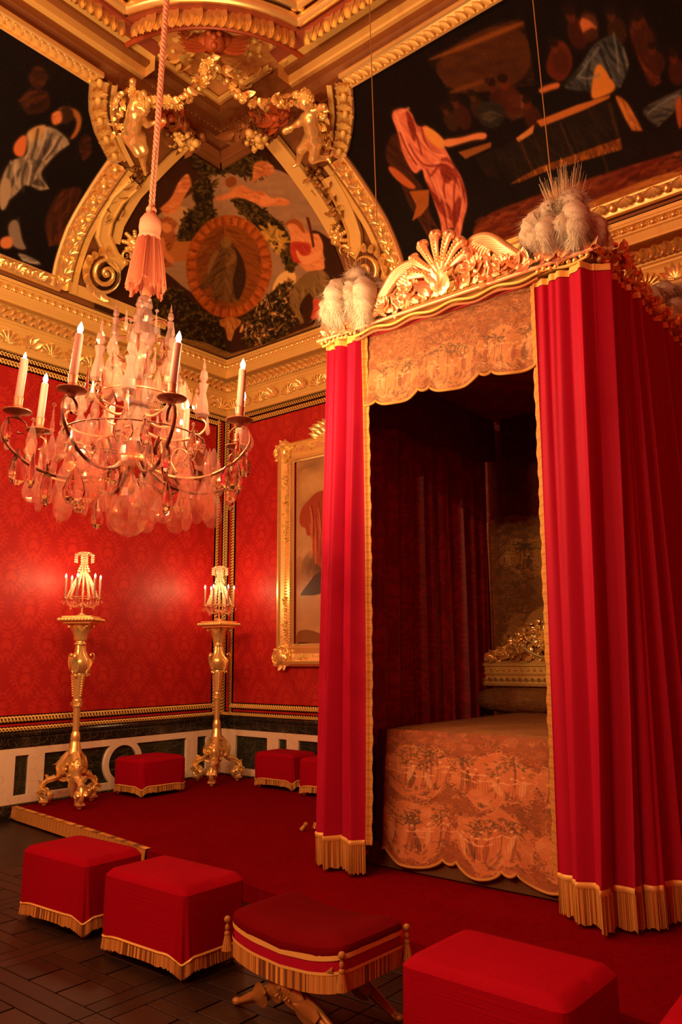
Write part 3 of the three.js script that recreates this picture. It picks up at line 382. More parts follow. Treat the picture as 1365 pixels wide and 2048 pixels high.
const PR={wall:[-331,95,-240,94,-256,69,-329,80],beam:[-330,95,-242,91,-243,89,-331,94],beam2:[-328,82,-287,79,-288,78,-329,80],dark1:[-401,99,-333,100,-327,80,-343,78,-371,76,-383,86,-416,71,-446,70],woman:[-385,85,-374,84,-370,81,-373,76,-369,74,-363,74,-360,69,-358,64,-357,58,-357,54,-354,48,-355,41,-358,33,-368,27,-375,19,-384,20,-377,26,-390,26,-395,22,-391,31,-391,41,-389,47,-391,53,-387,59,-397,57,-400,60,-399,69,-393,76,-390,83],veil:[-374,83,-371,81,-376,73,-384,69,-381,76],arm:[-356,66,-339,63,-321,62,-313,60,-317,58,-326,60,-341,61,-357,62],blouse:[-367,74,-360,72,-353,64,-360,62,-367,66,-369,71],fold1:[-367,59,-357,58,-355,47,-355,41,-359,34,-360,42,-362,49,-371,46,-374,52],fold2:[-390,54,-389,47,-382,41,-376,37,-378,29,-383,31,-389,35,-391,44],fold3:[-373,36,-362,40,-364,35,-372,29,-379,24,-380,29],maid:[-414,73,-395,78,-392,73,-402,60,-399,55,-396,49,-401,36,-392,22,-410,24,-414,36,-419,45,-416,59,-420,67],maidarm:[-422,66,-415,64,-407,56,-402,51,-411,52,-421,60],paper:[-412,51,-391,48,-398,41,-409,38,-422,37,-411,43],globe:[-291,64,-295,62,-299,61,-305,61,-310,62,-314,64,-315,66,-314,69,-310,71,-305,72,-300,71,-295,70,-292,69,-290,66],globe2:[-298,65,-300,64,-303,64,-306,64,-308,65,-311,65,-312,67,-312,67,-310,68,-307,68,-304,68,-302,68,-299,67,-298,66],table:[-333,53,-298,52,-268,54,-201,51,-204,33,-276,36,-302,36,-330,43],fringe:[-311,35,-299,36,-278,37,-203,35,-204,30,-277,34,-299,34],book:[-347,58,-313,56,-315,54,-343,54],paper1:[-290,53,-270,55,-274,52,-289,51],paper2:[-267,56,-229,55,-201,53,-203,52,-226,52,-265,53],robe:[-198,73,-183,73,-180,68,-179,61,-191,54,-205,56,-224,60,-237,64,-218,67,-206,71],gold:[-202,68,-197,60,-194,54,-210,54,-218,55],gold2:[-198,53,-190,48,-186,38,-184,34,-193,36,-197,47],head:[-192,78,-194,77,-197,76,-200,76,-202,77,-204,78,-204,79,-204,81,-202,82,-199,83,-197,83,-194,82,-192,81,-192,80],beard:[-194,75,-195,74,-197,74,-199,74,-202,74,-203,75,-204,76,-204,77,-203,78,-201,78,-198,78,-196,78,-194,77,-193,76],hair:[-202,83,-197,84,-190,82,-192,77,-194,78,-196,81],hand:[-256,67,-246,67,-236,66,-238,64,-246,65,-254,65],drape:[-182,43,-147,44,-150,38,-172,33,-178,38],lady:[-233,78,-222,80,-218,75,-221,69,-234,65,-242,69,-243,73],man:[-172,73,-160,75,-157,71,-160,61,-160,49,-170,49,-172,62],chair:[-154,41,-148,41,-155,27,-157,32],child:[-287,76,-275,77,-276,71,-267,66,-265,60,-288,60,-294,67],shirt:[-287,69,-273,70,-268,64,-277,63],floor:[-354,26,-288,25,-231,23,-157,20,-162,5,-237,7,-328,6,-366,13],floor2:[-336,9,-235,13,-160,13,-162,5,-238,6,-326,5]},
PL={robe:[-332,69,-346,77,-365,76,-373,74,-367,69,-363,61,-361,55,-377,51,-368,48,-353,49,-349,41,-339,33,-331,43,-331,55,-344,60,-339,65],sleeve:[-332,69,-337,74,-346,77,-345,69,-340,66],arm:[-328,64,-332,69,-338,65,-341,59,-334,58,-329,60],fold1:[-350,72,-357,70,-359,60,-355,52,-350,60],fold2:[-343,56,-345,46,-338,38,-340,48],fold3:[-362,54,-373,51,-358,49],head:[-353,82,-354,81,-354,80,-353,79,-351,78,-349,78,-347,79,-345,80,-344,81,-344,82,-345,83,-347,84,-349,84,-351,83],hair:[-361,85,-363,84,-362,83,-360,81,-357,80,-354,80,-350,81,-348,82,-347,83,-348,85,-349,86,-352,87,-356,87,-359,86],turban:[-344,84,-351,87,-363,88,-372,84,-374,78,-370,75,-370,81,-365,85,-356,85],leg:[-351,26,-359,31,-370,20,-378,17,-365,15,-357,19],foot:[-348,17,-358,21,-363,15,-351,12],cloth:[-329,46,-341,47,-346,35,-341,29],hem:[-366,14,-389,14,-398,12,-376,10],ghost:[-323,93,-324,91,-324,89,-323,88,-320,87,-316,87,-312,88,-309,89,-308,91,-308,93,-309,94,-312,95,-316,95,-320,94],ghost2:[-312,79,-315,86,-331,89,-341,82,-326,76],ghost3:[-376,77,-382,83,-397,75,-394,69],brown:[-384,35,-386,53,-407,60,-409,50,-413,28,-398,23]},
PCL={shair:[-637,92,-644,96,-659,96,-674,93,-668,92,-651,94,-643,93,-643,91],shead:[-582,67,-583,69,-590,71,-596,70,-599,67,-594,64,-588,65],sarm:[-584,60,-590,63,-592,53,-595,47,-592,46,-585,54],sarm2:[-606,64,-616,64,-619,60,-610,56,-606,57,-611,60],sdark:[-601,69,-626,64,-646,55,-653,47,-652,37,-630,49,-624,58,-616,64],lface:[-504,61,-514,63,-521,60,-516,57,-508,58],larm:[-511,53,-516,55,-527,48,-542,46,-544,43,-528,44],rose:[-760,65,-773,66,-778,63,-763,62],pleg:[-586,98,-599,98,-605,101,-608,99,-603,96,-598,94,-589,93],skyglow:[-488,61,-514,78,-515,96,-536,104,-566,110,-592,111,-647,105,-720,96,-738,71,-677,41,-589,30,-537,38,-518,36],cloud:[-689,56,-686,69,-709,72,-723,61,-702,52],cloud2:[-494,66,-510,74,-529,74,-524,63,-536,57,-521,61],tree1:[-513,81,-508,90,-525,91,-546,80,-569,73,-572,62,-556,53,-529,57,-524,72,-531,77],tree2:[-558,89,-564,94,-598,92,-629,91,-660,87,-700,76,-704,68,-649,80,-611,83,-580,85],shrub:[-683,42,-696,55,-707,66,-736,59,-772,46,-752,34,-731,20,-687,13,-671,32],bush:[-528,23,-564,32,-601,24,-637,25,-658,9,-671,3,-620,-2,-541,-2],topleaf:[-479,95,-498,102,-535,110,-563,111,-563,102,-533,100,-513,91,-492,94],putto:[-549,93,-556,97,-573,96,-583,99,-598,98,-605,101,-622,102,-620,99,-606,97,-599,93,-581,93,-567,92,-558,89,-544,84,-539,85,-551,90],puttohead:[-548,97,-549,96,-550,94,-548,93,-545,93,-542,93,-539,93,-536,94,-535,95,-535,96,-536,97,-538,98,-542,98,-545,97],putto2:[-492,67,-498,74,-492,83,-493,89,-507,85,-508,79,-513,69,-503,66],putto3:[-545,107,-549,110,-563,111,-575,108,-566,104,-564,99],oval:[-669,68,-681,59,-687,50,-684,42,-674,34,-659,28,-641,25,-622,24,-603,27,-586,31,-572,37,-561,45,-553,53,-549,61,-550,69,-554,75,-563,79,-576,83,-593,84,-612,83,-632,80,-652,75],ovalin:[-656,65,-666,58,-670,51,-669,44,-662,38,-651,34,-638,31,-623,31,-608,33,-594,36,-582,41,-573,48,-566,54,-563,61,-563,67,-566,72,-573,75,-584,78,-597,79,-612,78,-628,75,-643,71],statue:[-583,67,-589,71,-601,69,-611,67,-628,63,-626,58,-646,55,-653,47,-654,38,-616,34,-603,43,-597,36,-589,37,-592,48,-583,56,-583,61,-589,63],skirt:[-602,50,-617,54,-646,36,-618,34],seatman:[-640,92,-645,96,-663,95,-680,93,-686,96,-710,92,-721,87,-740,82,-742,80,-718,74,-692,78,-670,83,-660,88],cap:[-675,95,-684,97,-720,96,-756,86,-733,85,-705,92],vest:[-666,83,-670,86,-694,90,-710,80,-695,75],armm:[-677,84,-699,80,-709,86,-716,89,-719,85,-712,77,-694,79],trous:[-718,74,-740,81,-767,77,-785,61,-759,62,-745,66,-746,51,-772,46,-770,43,-732,51,-719,60],boot:[-759,62,-778,63,-796,54,-778,48,-773,57],stick:[-656,99,-658,100,-701,89,-698,88],leftman:[-499,62,-507,66,-522,65,-522,59,-534,58,-532,44,-548,42,-528,38,-508,52],block:[-531,55,-551,60,-558,48,-534,43],bull:[-636,23,-651,27,-672,29,-673,25,-665,21,-666,13,-659,12,-649,20,-641,19],horn:[-676,27,-680,23,-674,20,-675,24],ledgeR:[-670,4,-730,21,-798,51,-812,47,-734,21,-672,0],ledgeL:[-541,-2,-625,5,-670,4,-672,0,-608,0,-542,-5],fruit:[-622,84,-630,88,-645,87,-661,82,-658,77,-640,78]},
PCR={shair:[-569,63,-554,63,-549,59,-552,53,-555,55,-556,60,-565,62,-571,61],shead:[-667,69,-659,70,-649,69,-651,66,-659,64,-667,65,-670,66],sarm:[-684,65,-674,65,-698,59,-713,55,-718,56,-702,62],sarm2:[-662,61,-656,58,-667,55,-681,55,-681,57,-670,57],sdark:[-652,65,-651,55,-662,44,-675,38,-695,32,-686,46,-668,52,-656,58],lface:[-719,90,-710,88,-715,85,-728,85,-729,88],larm:[-743,84,-735,84,-749,77,-746,71,-755,69,-762,74],rose:[-573,19,-563,16,-564,14,-576,17],pleg:[-570,80,-566,76,-555,75,-559,74,-570,74,-580,75,-585,77],skyglow:[-726,95,-661,94,-601,99,-569,95,-540,88,-526,82,-527,65,-523,42,-573,27,-671,27,-757,47,-774,68,-792,73],cloud:[-632,33,-607,40,-586,36,-602,26,-633,27],cloud2:[-711,95,-678,93,-670,88,-705,85,-720,78,-714,85],tree1:[-653,95,-624,99,-616,95,-644,85,-653,76,-684,70,-719,71,-722,81,-679,88,-658,88],tree2:[-611,85,-592,84,-586,74,-575,65,-573,55,-582,40,-599,35,-599,55,-606,67,-614,77],shrub:[-664,26,-630,31,-600,34,-599,22,-596,6,-626,3,-657,-1,-702,5,-691,23],bush:[-821,61,-770,56,-760,39,-730,28,-734,9,-726,1,-782,10,-865,37],topleaf:[-615,109,-587,105,-547,97,-535,89,-567,87,-584,95,-618,98,-616,105],putto:[-601,88,-584,88,-582,83,-568,81,-566,76,-555,75,-545,71,-555,70,-567,73,-581,74,-590,79,-598,83,-611,85,-631,87,-629,89,-610,87],puttohead:[-589,90,-592,89,-595,89,-599,89,-602,89,-604,90,-604,91,-602,92,-599,93,-595,93,-592,93,-589,93,-587,92,-587,91],putto2:[-707,96,-679,97,-654,102,-632,103,-640,98,-659,96,-691,91,-705,92],putto3:[-556,93,-543,93,-535,89,-542,85,-558,87,-574,86],oval:[-618,44,-630,37,-646,31,-664,26,-685,24,-706,24,-726,27,-743,32,-754,40,-757,48,-752,57,-739,65,-721,71,-699,76,-677,79,-656,81,-637,80,-623,77,-613,73,-607,67,-606,60,-610,52],ovalin:[-632,47,-642,41,-655,36,-670,32,-686,30,-703,30,-718,32,-730,37,-737,42,-739,49,-735,56,-725,62,-711,68,-694,72,-677,75,-660,76,-645,75,-634,73,-626,70,-622,65,-621,59,-625,53],statue:[-666,69,-651,69,-652,65,-651,61,-653,54,-666,52,-662,44,-675,38,-693,32,-729,40,-717,51,-738,48,-741,51,-712,57,-696,64,-682,66,-673,66],skirt:[-701,55,-681,52,-702,33,-727,40],seatman:[-569,62,-555,62,-550,57,-548,52,-536,51,-537,44,-544,39,-547,32,-550,31,-576,34,-580,43,-579,51,-570,56],cap:[-546,54,-534,52,-523,42,-531,29,-544,35,-539,45],vest:[-580,52,-570,52,-550,47,-566,39,-588,41],armm:[-574,49,-572,42,-552,42,-542,41,-551,38,-573,37,-578,43],trous:[-576,34,-549,31,-545,23,-564,11,-578,18,-579,23,-605,15,-596,6,-601,4,-615,19,-606,27],boot:[-578,18,-564,14,-569,4,-589,5,-579,11],stick:[-540,61,-537,60,-549,45,-552,45],leftman:[-719,92,-703,91,-701,86,-719,84,-716,80,-758,73,-756,67,-779,71,-747,85],block:[-725,79,-702,75,-733,67,-762,72],bull:[-734,27,-714,26,-695,21,-701,18,-712,17,-722,10,-729,12,-728,21,-735,23],horn:[-694,19,-698,14,-706,13,-700,17],ledgeR:[-726,2,-657,0,-572,2,-569,-3,-655,-2,-727,-3],ledgeL:[-865,37,-769,16,-726,2,-727,-3,-793,16,-870,33],fruit:[-600,64,-585,64,-581,59,-586,53,-602,51,-608,57]};
const FOLDS = { wd: [[-374,83,-374,78,-378,71,-382,64],[-389,70,-389,63,-383,58,-367,56],[-366,57,-377,55,-385,53],[-384,57,-385,47,-384,38,-387,25],[-364,53,-376,47,-378,41],[-360,48,-369,41,-373,32,-380,24],[-357,41,-365,35,-373,28],[-369,74,-374,68,-370,62],[-391,76,-394,69,-392,61]], wl: [[-385,83,-391,73,-391,66],[-376,73,-374,63,-361,59],[-374,58,-363,57,-358,53],[-379,51,-380,39,-383,29],[-358,47,-359,39,-367,31],[-370,29,-376,20],[-384,53,-384,41],[-381,83,-370,83]], bd: [[-197,72,-197,66,-196,59],[-183,72,-183,64,-184,57],[-214,67,-227,65,-235,64],[-204,70,-214,64,-216,59],[-192,72,-192,67,-187,62]], bl: [[-183,73,-185,67,-189,60],[-197,71,-209,68,-220,65],[-180,67,-181,61],[-221,65,-214,62,-204,62],[-177,40,-164,42,-151,42]], td: [[-248,51,-247,42,-246,35],[-287,52,-287,43,-285,35],[-204,50,-205,42,-204,31],[-222,33,-220,27,-221,19],[-287,80,-295,77]], md: [[-340,73,-345,67,-348,60],[-353,74,-358,68,-356,59],[-362,75,-363,70,-360,63],[-346,57,-348,49,-355,44],[-356,57,-358,49],[-333,53,-338,44,-339,36],[-359,31,-368,21]], ml: [[-336,70,-343,64,-343,59],[-346,75,-351,69,-352,61],[-358,74,-361,70,-358,62],[-337,54,-345,46],[-351,57,-356,48],[-334,46,-338,38],[-355,27,-362,19]] };
// ---------------------------------------------------------------- painted canvases of the cove: outlines in cove coordinates (s, u) x 100
const pxy = (a, f) => { const o = []; for (let i = 0; i < a.length; i += 2) o.push(f(a[i] / 100, a[i + 1] / 100)); return o; };
function painter(g, f, rand) {
  return {
    poly(a, col, al = 1, soft = 1) { const p = pxy(a, f), n = p.length; g.save(); g.shadowColor = rgb(col, al); g.shadowBlur = soft ? 9 : 3; g.fillStyle = rgb(col, al); g.beginPath(); if (soft) { let m = [(p[n - 1][0] + p[0][0]) / 2, (p[n - 1][1] + p[0][1]) / 2]; g.moveTo(...m); for (let i = 0; i < n; i++) { const q = p[(i + 1) % n]; g.quadraticCurveTo(p[i][0], p[i][1], (p[i][0] + q[0]) / 2, (p[i][1] + q[1]) / 2); } } else p.forEach((q, i) => (i ? g.lineTo(...q) : g.moveTo(...q))); g.closePath(); g.fill(); g.restore(); },
    folds(list, col, wid, al) { g.save(); g.lineCap = 'round'; g.shadowColor = rgb(col, al); g.shadowBlur = 5; for (const l of list) { const p = pxy(l, f); for (let k = 0; k < 3; k++) { g.strokeStyle = rgb(col, al * 0.6); g.lineWidth = wid * (1 - 0.3 * k); g.beginPath(); g.moveTo(...p[0]); for (let i = 1; i < p.length - 1; i++) g.quadraticCurveTo(p[i][0], p[i][1], (p[i][0] + p[i + 1][0]) / 2, (p[i][1] + p[i + 1][1]) / 2); g.lineTo(...p[p.length - 1]); g.stroke(); } } g.restore(); },
    strokes(a, cols, n, len, wid, dirA, al = 0.35) { const p = pxy(a, f); g.save(); g.beginPath(); p.forEach((q, i) => (i ? g.lineTo(...q) : g.moveTo(...q))); g.closePath(); g.clip(); const xs = p.map((q) => q[0]), ys = p.map((q) => q[1]), x0 = Math.min(...xs), x1 = Math.max(...xs), y0 = Math.min(...ys), y1 = Math.max(...ys); for (let i = 0; i < n; i++) { const x = lerp(x0, x1, rand()), y = lerp(y0, y1, rand()), b = dirA + (rand() - 0.5) * 0.8; g.strokeStyle = rgb(cols[Math.floor(rand() * cols.length)], al * (0.5 + rand())); g.lineWidth = wid * (0.5 + rand()); g.lineCap = 'round'; g.beginPath(); g.moveTo(x, y); g.quadraticCurveTo(x + Math.cos(b) * len * 0.5 + rand() * 4, y + Math.sin(b) * len * 0.5, x + Math.cos(b) * len, y + Math.sin(b) * len); g.stroke(); } g.restore(); },
    leaves(a, cols, n, size) { const p = pxy(a, f), xs = p.map((q) => q[0]), ys = p.map((q) => q[1]), x0 = Math.min(...xs), x1 = Math.max(...xs), y0 = Math.min(...ys), y1 = Math.max(...ys); const inside = (x, y) => { let c = false; for (let i = 0, j = p.length - 1; i < p.length; j = i++) if (p[i][1] > y !== p[j][1] > y && x < ((p[j][0] - p[i][0]) * (y - p[i][1])) / (p[j][1] - p[i][1]) + p[i][0]) c = !c; return c; }; for (let i = 0; i < n; i++) { const x = lerp(x0, x1, rand()), y = lerp(y0, y1, rand()); if (!inside(x, y)) continue; for (let k = 0; k < 3; k++) sprig(g, x, y, size * (0.6 + rand()), rand() * 6.3, rgb(cols[Math.floor(rand() * cols.length)], 0.8)); } },
    ring(a, b, cols) { const p = pxy(a, f), q = pxy(b, f), n = p.length, M = n * 4; for (let i = 0; i < M; i++) { const k = (i / 4) | 0, t = (i % 4) / 4, e = (k + 1) % n, X = (u, c) => lerp(u[k][c], u[e][c], t), o = [X(p, 0), X(p, 1)], m = [X(q, 0), X(q, 1)], L = Math.hypot(o[0] - m[0], o[1] - m[1]); sprig(g, m[0], m[1], L * 0.95, Math.atan2(o[1] - m[1], o[0] - m[0]), rgb(cols[i % cols.length], 0.38)); } },
  };
}
function oilGround(g, w, h, rand, base, cols, n) { g.fillStyle = rgb(base); g.fillRect(0, 0, w, h); for (let i = 0; i < n; i++) { g.fillStyle = rgb(cols[Math.floor(rand() * cols.length)], 0.05 + 0.1 * rand()); g.beginPath(); g.ellipse(rand() * w, rand() * h, w * (0.02 + 0.08 * rand()), h * (0.02 + 0.06 * rand()), rand() * 3, 0, 7); g.fill(); } }
const soften = (g, r) => { g.filter = `blur(${r}px)`; g.drawImage(g.canvas, 0, 0); g.filter = 'none'; };
const RANGE = { R: [-4.6, 0.3], L: [-4.3, -1.2], CL: [-7.1, -4.4], CR: [-7.4, -4.95] };
const mapTo = (k, w, h) => (s, u) => [((s - RANGE[k][0]) / (RANGE[k][1] - RANGE[k][0])) * w, (1.06 - u) / 1.08 * h];
const uvTo = (k) => (s, u) => [(s - RANGE[k][0]) / (RANGE[k][1] - RANGE[k][0]), 1 - (1.06 - u) / 1.08];
const texRight = canvasTex(2048, 768, (g, w, h) => {
  const rand = rng(101), f = mapTo('R', w, h), p = painter(g, f, rand), P = PR;
  oilGround(g, w, h, rand, [13, 6, 4], [[34, 11, 5], [20, 9, 5], [8, 4, 3]], 220);
  p.poly(P.wall, [66, 34, 12], 0.9); p.strokes(P.wall, [[80, 44, 16], [52, 24, 8]], 220, 60, 12, 0.3, 0.2); p.poly(P.beam, [128, 72, 22], 0.75); p.poly(P.beam2, [104, 58, 18], 0.7); p.poly(P.dark1, [14, 5, 3], 0.85);
  p.poly(P.floor, [92, 38, 15], 0.95); p.strokes(P.floor, [[120, 50, 20], [62, 20, 8], [150, 80, 34], [96, 24, 12]], 500, 60, 10, 0.05, 0.35); p.poly(P.floor2, [176, 120, 54], 0.9); p.strokes(P.floor2, [[200, 140, 66], [140, 84, 30]], 300, 50, 6, 0.05, 0.35);
  p.poly(P.lady, [96, 34, 14], 0.7); p.poly(P.man, [84, 36, 14], 0.7); p.strokes(P.man, [[120, 54, 20], [50, 20, 8]], 60, 50, 8, 1.3); p.poly(P.child, [72, 38, 16], 0.8); p.poly(P.shirt, [170, 110, 64], 0.6); p.strokes(P.child, [[110, 60, 26], [40, 18, 8]], 60, 30, 5, 0.8);
  for (const [s, u] of [[-3.4,0.76],[-3.28,0.77],[-3.11,0.76],[-2.91,0.76],[-2.8,0.75],[-2.29,0.78],[-1.64,0.73],[-1.6,0.62],[-1.47,0.56],[-1.8,0.79],[-2.08,0.85],[-2.69,0.64]]) { const [x, y] = f(s, u), r = 15 + 6 * rand(), c = [44 + 24 * rand() | 0, 20 + 10 * rand() | 0, 9]; g.save(); g.shadowBlur = 14; g.shadowColor = g.fillStyle = rgb(c, 0.75); g.beginPath(); g.ellipse(x, y + r * 2.4, r * 1.7, r * 2, 0.2, 0, 7); g.fill(); g.fillStyle = rgb(c.map((v) => v * 1.5 | 0), 0.7); g.beginPath(); g.ellipse(x, y, r * 0.75, r, 0.3, 0, 7); g.fill(); g.fillStyle = rgb([24, 10, 6], 0.8); g.beginPath(); g.ellipse(x + 3, y - r * 0.6, r * 0.9, r * 0.6, 0.3, 0, 7); g.fill(); g.restore(); }
  p.poly(P.table, [26, 16, 10], 1, 0); p.strokes(P.table, [[44, 28, 14], [14, 8, 5]], 160, 90, 8, 1.2, 0.4); p.poly(P.fringe, [130, 74, 20], 0.7, 0); p.strokes(P.fringe, [[180, 110, 30], [70, 36, 10]], 300, 18, 3, 1.5, 0.6);
  p.poly(P.book, [136, 84, 34], 0.9, 0); p.poly(P.paper1, [196, 132, 66], 0.9, 0); p.poly(P.paper2, [178, 108, 44], 0.9, 0);
  p.poly(P.globe, [36, 34, 30], 1); p.poly(P.globe2, [66, 62, 48], 0.6); p.strokes(P.globe, [[104, 84, 44], [18, 16, 16]], 24, 50, 3, 0.4);
  p.poly(P.maid, [58, 26, 12], 0.95); p.strokes(P.maid, [[90, 44, 18], [30, 14, 8]], 120, 60, 8, 1.2); p.poly(P.maidarm, [176, 92, 44], 0.95); p.poly(P.paper, [150, 84, 30], 1, 0); p.strokes(P.paper, [[110, 56, 18], [186, 116, 52]], 30, 24, 2, 0.2);
  p.poly(P.woman, [208, 116, 84], 1); p.strokes(P.woman, [[232, 140, 104], [176, 88, 62], [220, 128, 92]], 260, 70, 9, 1.15, 0.4); for (const k of ['fold1', 'fold2', 'fold3', 'veil']) { p.poly(P[k], [128, 44, 30], 0.75); p.strokes(P[k], [[96, 28, 20], [150, 60, 42]], 40, 50, 5, 1.1, 0.5); }
  p.folds(FOLDS.wd, [112, 34, 24], 9, 0.5); p.folds(FOLDS.wl, [240, 158, 118], 8, 0.45); p.poly(P.blouse, [214, 146, 66], 1); p.poly(P.arm, [214, 136, 82], 1);
  p.poly(P.drape, [62, 66, 66], 0.9); p.strokes(P.drape, [[96, 96, 90], [34, 34, 36]], 70, 70, 8, 0.4, 0.5); p.poly(P.gold, [212, 142, 54], 1); p.poly(P.robe, [56, 62, 66], 1); p.strokes(P.robe, [[92, 98, 98], [30, 32, 36], [70, 74, 74]], 200, 70, 8, 1.0, 0.45); p.poly(P.gold, [206, 134, 50], 0.85); p.poly(P.gold2, [178, 112, 48], 0.85); p.strokes(P.gold2, [[220, 150, 70], [110, 60, 20]], 40, 50, 5, 1.2);
  p.folds(FOLDS.bd, [22, 24, 28], 9, 0.55); p.folds(FOLDS.bl, [116, 122, 120], 8, 0.45); p.folds(FOLDS.td, [96, 52, 18], 5, 0.4);
  p.poly(P.hair, [40, 20, 10], 1); p.poly(P.head, [182, 104, 58], 1); p.poly(P.beard, [58, 28, 12], 0.85); p.poly(P.hand, [188, 108, 56], 1); p.poly(P.chair, [168, 84, 40], 0.8); p.poly(P.hair, [40, 20, 10], 0.6);
  soften(g, 2.2); grain(g, w, h, rand, 30000, 0.14, 4);
});
const texLeft = canvasTex(1024, 768, (g, w, h) => {
  const rand = rng(102), p = painter(g, mapTo('L', w, h), rand), P = PL;
  oilGround(g, w, h, rand, [9, 5, 4], [[20, 9, 5], [14, 7, 4], [6, 4, 3]], 120);
  for (const k of ['ghost', 'ghost2', 'ghost3']) { p.poly(P[k], [54, 26, 10], 0.55); p.strokes(P[k], [[84, 40, 14], [30, 14, 6]], 40, 30, 8, 1, 0.3); }
  p.poly(P.brown, [64, 30, 12], 0.7); p.strokes(P.brown, [[92, 44, 16], [40, 18, 8]], 70, 80, 10, 1.6, 0.35);
  p.poly(P.turban, [150, 94, 44], 0.9); p.poly(P.hair, [46, 26, 12], 1); p.poly(P.head, [196, 118, 64], 1); p.strokes(P.head, [[150, 82, 42]], 10, 14, 4, 1.4);
  p.poly(P.arm, [190, 104, 52], 1); p.poly(P.robe, [128, 116, 94], 1); p.strokes(P.robe, [[168, 152, 122], [92, 84, 70], [142, 128, 104]], 260, 60, 8, 2.1, 0.45); p.poly(P.sleeve, [176, 138, 84], 0.9); for (const k of ['fold1', 'fold2', 'fold3']) { p.poly(P[k], [60, 54, 48], 0.7); p.strokes(P[k], [[40, 36, 34], [90, 82, 70]], 30, 50, 5, 2.1, 0.5); }
  p.folds(FOLDS.md, [44, 40, 38], 9, 0.5); p.folds(FOLDS.ml, [186, 170, 138], 8, 0.45);
  p.poly(P.cloth, [150, 132, 104], 1); p.poly(P.leg, [120, 108, 92], 0.9); p.poly(P.foot, [188, 116, 66], 1); p.poly(P.hem, [120, 116, 108], 0.7); p.strokes(P.hem, [[170, 164, 150]], 16, 60, 4, 0.4, 0.5);
  soften(g, 2); grain(g, w, h, rand, 16000, 0.14, 4);
});
function texCorner(key, P, flip) {
  return canvasTex(1024, 1024, (g, w, h) => {
    const rand = rng(103 + flip), p = painter(g, mapTo(key, w, h), rand);
    oilGround(g, w, h, rand, [54, 28, 10], [[70, 40, 14], [40, 20, 8]], 60);
    p.poly(P.skyglow, [150, 118, 84], 1); p.strokes(P.skyglow, [[170, 134, 92], [132, 104, 78], [160, 120, 74]], 500, 60, 18, 0.3, 0.25);
    p.poly(P.cloud, [226, 190, 110], 0.8); p.poly(P.cloud2, [196, 152, 92], 0.6);
    for (const k of ['topleaf', 'tree1', 'tree2', 'shrub', 'bush']) { p.poly(P[k], [34, 22, 8], 0.9); p.leaves(P[k], [[70, 58, 20], [26, 18, 8], [96, 78, 28], [48, 36, 12]], 420, 22); }
    p.leaves(P.fruit, [[180, 140, 52], [120, 96, 36], [210, 160, 70]], 60, 34); p.leaves(P.shrub, [[190, 150, 84], [170, 90, 50], [120, 100, 50], [214, 176, 110]], 110, 20);
    for (const k of ['putto', 'putto2', 'putto3', 'puttohead']) { p.poly(P[k], [202, 124, 66], k === 'putto3' ? 0.6 : 1); p.strokes(P[k], [[226, 152, 92], [160, 84, 40], [190, 108, 54]], 90, 30, 8, 0.6, 0.4); }
    p.poly(P.puttohead, [120, 66, 26], 0.8);
    p.poly(P.ledgeL, [120, 88, 40], 1, 0); p.poly(P.ledgeR, [132, 98, 44], 1, 0); for (const k of ['ledgeL', 'ledgeR']) p.strokes(P[k], [[160, 124, 60], [96, 70, 30]], 160, 60, 6, 0.2, 0.4);
    p.poly(P.leftman, [150, 84, 40], 1); p.strokes(P.leftman, [[204, 130, 72], [90, 46, 20], [120, 60, 24]], 120, 40, 9, 1.3, 0.4); p.poly(P.block, [168, 104, 44], 0.9, 0);
    p.poly(P.oval, [150, 74, 22], 1); p.strokes(P.oval, [[190, 106, 40], [110, 48, 14], [170, 88, 28]], 900, 16, 8, 0.7, 0.5); p.poly(P.ovalin, [128, 70, 20], 1); p.strokes(P.ovalin, [[140, 80, 24], [104, 54, 16], [90, 44, 12]], 300, 50, 14, 0.9, 0.35);
    p.ring(P.oval, P.ovalin, [[206, 118, 44], [96, 42, 12], [176, 92, 30]]);
    p.poly(P.statue, [98, 66, 28], 1); p.strokes(P.statue, [[124, 88, 42], [56, 34, 14], [104, 72, 32]], 220, 50, 8, 1.3, 0.45); p.poly(P.skirt, [110, 78, 36], 0.7); p.strokes(P.skirt, [[134, 98, 48], [70, 44, 18]], 60, 60, 6, 1.5, 0.5);
    p.poly(P.shead, [128, 90, 42], 1); p.poly(P.sarm, [132, 94, 46], 0.9); p.poly(P.sarm2, [124, 86, 40], 0.8); p.poly(P.sdark, [44, 26, 12], 0.7); p.poly(P.lface, [206, 132, 70], 0.9); p.poly(P.larm, [196, 118, 62], 0.9); p.poly(P.pleg, [224, 146, 86], 0.6);
    p.poly(P.cap, [52, 28, 12], 1); p.poly(P.seatman, [212, 138, 78], 1); p.strokes(P.seatman, [[232, 162, 100], [180, 104, 54]], 120, 34, 8, 0.9, 0.35); p.poly(P.vest, [176, 58, 38], 1); p.strokes(P.vest, [[200, 76, 50], [140, 36, 24]], 60, 30, 6, 1.1, 0.4); p.poly(P.armm, [222, 150, 90], 1); p.poly(P.trous, [118, 92, 48], 1); p.strokes(P.trous, [[150, 122, 70], [76, 56, 26], [134, 106, 58]], 140, 50, 8, 1.4, 0.45); p.poly(P.shair, [150, 78, 30], 0.95); p.poly(P.boot, [188, 70, 44], 1); p.poly(P.stick, [84, 36, 18], 1, 0);
    p.poly(P.bull, [168, 106, 46], 1); p.strokes(P.bull, [[200, 140, 70], [110, 62, 24]], 60, 40, 7, 1.4, 0.4); p.poly(P.horn, [206, 152, 84], 1);
    soften(g, 2); grain(g, w, h, rand, 20000, 0.12, 4);
  });
}
